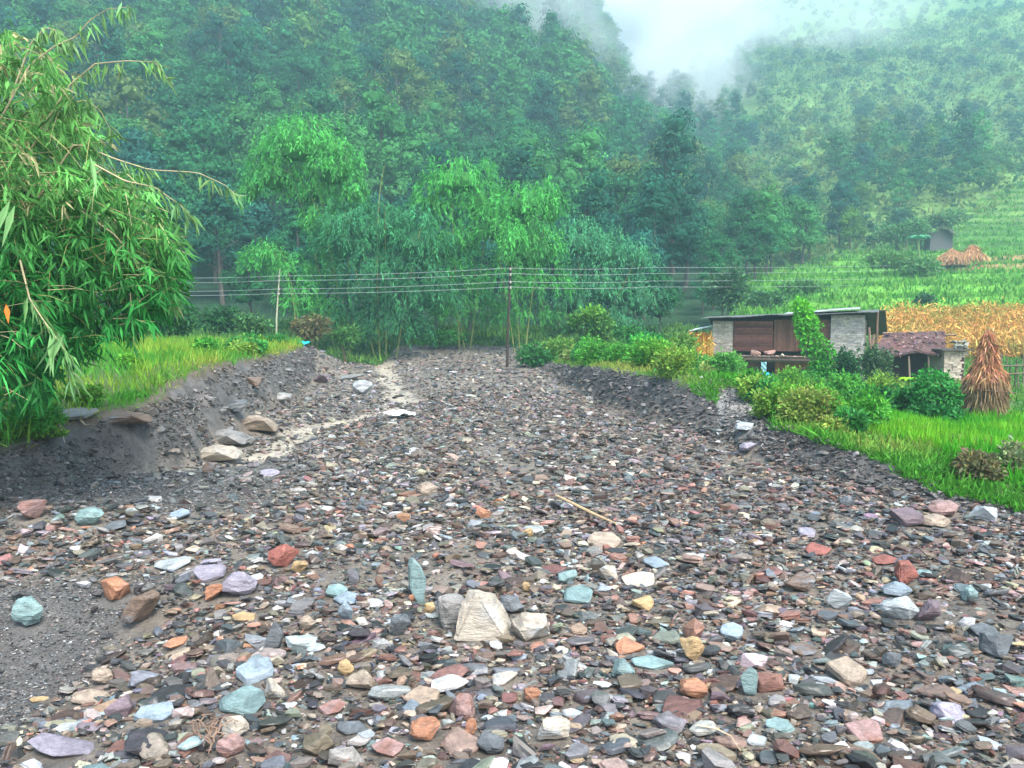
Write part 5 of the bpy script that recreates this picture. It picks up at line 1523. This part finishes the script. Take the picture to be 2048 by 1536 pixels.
for (u0, v0, u1, v1, u2, v2) in ((190, 822, 206, 840, 212, 868), (118, 852, 124, 862, 129, 885), (158, 845, 170, 850, 186, 848)):
    c0 = gp(u0, v0); w.tube([c0 + [0, 0, .05], at(u1, v1, c0[1] - .12), at(u2, v2, c0[1] - .3)], [.016, .012, .005], 5, (.42, .36, .26))
tag(w.build('exposed_root', M_wood), 'pale roots hanging from the undercut left bank', 'roots')
#@@PART3
# ------------------------------------------------------------------ haze and low cloud
def vol_mat(name, col, dens, aniso=0.0):
    m = bpy.data.materials.new(name); m.use_nodes = True
    N, L = m.node_tree.nodes, m.node_tree.links; N.clear()
    o = N.new('ShaderNodeOutputMaterial'); v = N.new('ShaderNodeVolumePrincipled')
    v.inputs['Color'].default_value = (*col, 1); v.inputs['Density'].default_value = dens; v.inputs['Anisotropy'].default_value = aniso
    L.new(v.outputs[0], o.inputs['Volume'])
    return m
zt = max(float(H(np.array([x]), np.array([y]))[0]) for x in np.linspace(-520, 520, 40) for y in (60, 150, 300, 420, 519)) + 22
hz = MB(); hz.box([0, 262, (zt - 4) / 2], [1720, 536, zt + 4], col=(1, 1, 1))
ho = hz.build('haze', vol_mat('haze_air', (.52, .87, 1.0), .00105))
print('haze top', zt)

# cloud bank beyond the head of the valley
mb = MB()
for i, (u, v, Y, ru, rv, dep) in enumerate([(1340, 60, 900, 330, 220, 90), (1560, -60, 950, 300, 260, 90), (1130, -80, 950, 300, 260, 90), (1330, -260, 1000, 600, 260, 120), (1900, -200, 1000, 500, 260, 120), (800, -220, 1000, 500, 240, 120)]):
    th, ph = np.meshgrid(np.linspace(0, pi, 33), np.linspace(0, 2 * pi, 49)[:-1], indexing='ij')
    d = np.stack([np.sin(th) * np.cos(ph), np.sin(th) * np.sin(ph), np.cos(th)], -1).reshape(-1, 3)
    k = 1 + .3 * fbm(d[:, 0] * 2 + i, d[:, 1] * 2, d[:, 2] * 2, o=4)
    P = d * k[:, None] * [ru * Y / FPX, dep, rv * Y / FPX] + at(u, v, Y)
    F = [[r_ * 48 + c_, r_ * 48 + (c_ + 1) % 48, (r_ + 1) * 48 + (c_ + 1) % 48, (r_ + 1) * 48 + c_] for r_ in range(32) for c_ in range(48)]
    mb.add(P, F, (.88, .90, .92))
M_cloud = mat('cloud', 1, 0, var=0, transl=.4)
tag(mb.build('clouds', M_cloud, smooth=True), 'bright white cloud bank closing the head of the valley', 'cloud', kind='stuff')
def mist(label, u, v, Y, ru, rv, dep, dens, seed):
    m = vol_mat('mist_air', (.95, .98, 1.0), dens)
    N, L = m.node_tree.nodes, m.node_tree.links
    vol = next(n for n in N if n.type == 'PRINCIPLED_VOLUME')
    tc = N.new('ShaderNodeTexCoord')
    ln = N.new('ShaderNodeVectorMath'); ln.operation = 'LENGTH'; L.new(tc.outputs['Object'], ln.inputs[0])
    mr = N.new('ShaderNodeMapRange'); mr.interpolation_type = 'SMOOTHSTEP'
    mr.inputs['From Min'].default_value = 1.0; mr.inputs['From Max'].default_value = .15
    nz = N.new('ShaderNodeTexNoise'); nz.inputs['Scale'].default_value = 2.4; nz.inputs['Detail'].default_value = 3
    ad = N.new('ShaderNodeVectorMath'); ad.operation = 'ADD'; ad.inputs[1].default_value = (seed, seed * 2, 0); L.new(tc.outputs['Object'], ad.inputs[0]); L.new(ad.outputs[0], nz.inputs['Vector'])
    n2 = N.new('ShaderNodeMapRange'); n2.inputs['From Min'].default_value = .38; n2.inputs['From Max'].default_value = .62; L.new(nz.outputs[0], n2.inputs['Value'])
    mu = N.new('ShaderNodeMath'); mu.operation = 'MULTIPLY'; L.new(ln.outputs['Value'], mr.inputs['Value']); L.new(mr.outputs[0], mu.inputs[0]); L.new(n2.outputs[0], mu.inputs[1])
    m2 = N.new('ShaderNodeMath'); m2.operation = 'MULTIPLY'; m2.inputs[1].default_value = dens; L.new(mu.outputs[0], m2.inputs[0]); L.new(m2.outputs[0], vol.inputs['Density'])
    bm = bmesh.new(); bmesh.ops.create_icosphere(bm, subdivisions=3, radius=1)
    me = bpy.data.meshes.new('mist'); bm.to_mesh(me); bm.free(); me.materials.append(m)
    o = bpy.data.objects.new('mist', me); COL.objects.link(o)
    o.location = at(u, v, Y); o.scale = (ru * Y / FPX, dep, rv * Y / FPX)
    tag(o, label, 'mist', kind='stuff')
mist('white mist pouring down from the notch at the head of the valley', 1350, 190, 300, 170, 210, 60, .06, 1.3)
mist('mist closing the valley behind the notch', 1385, 40, 400, 190, 190, 70, .07, 2.2)
mist('mist over the top of the right slope', 1640, 10, 330, 300, 130, 60, .028, 4.1)
mist('mist over the left shoulder of the notch', 1130, 10, 235, 220, 130, 45, .035, 7.7)
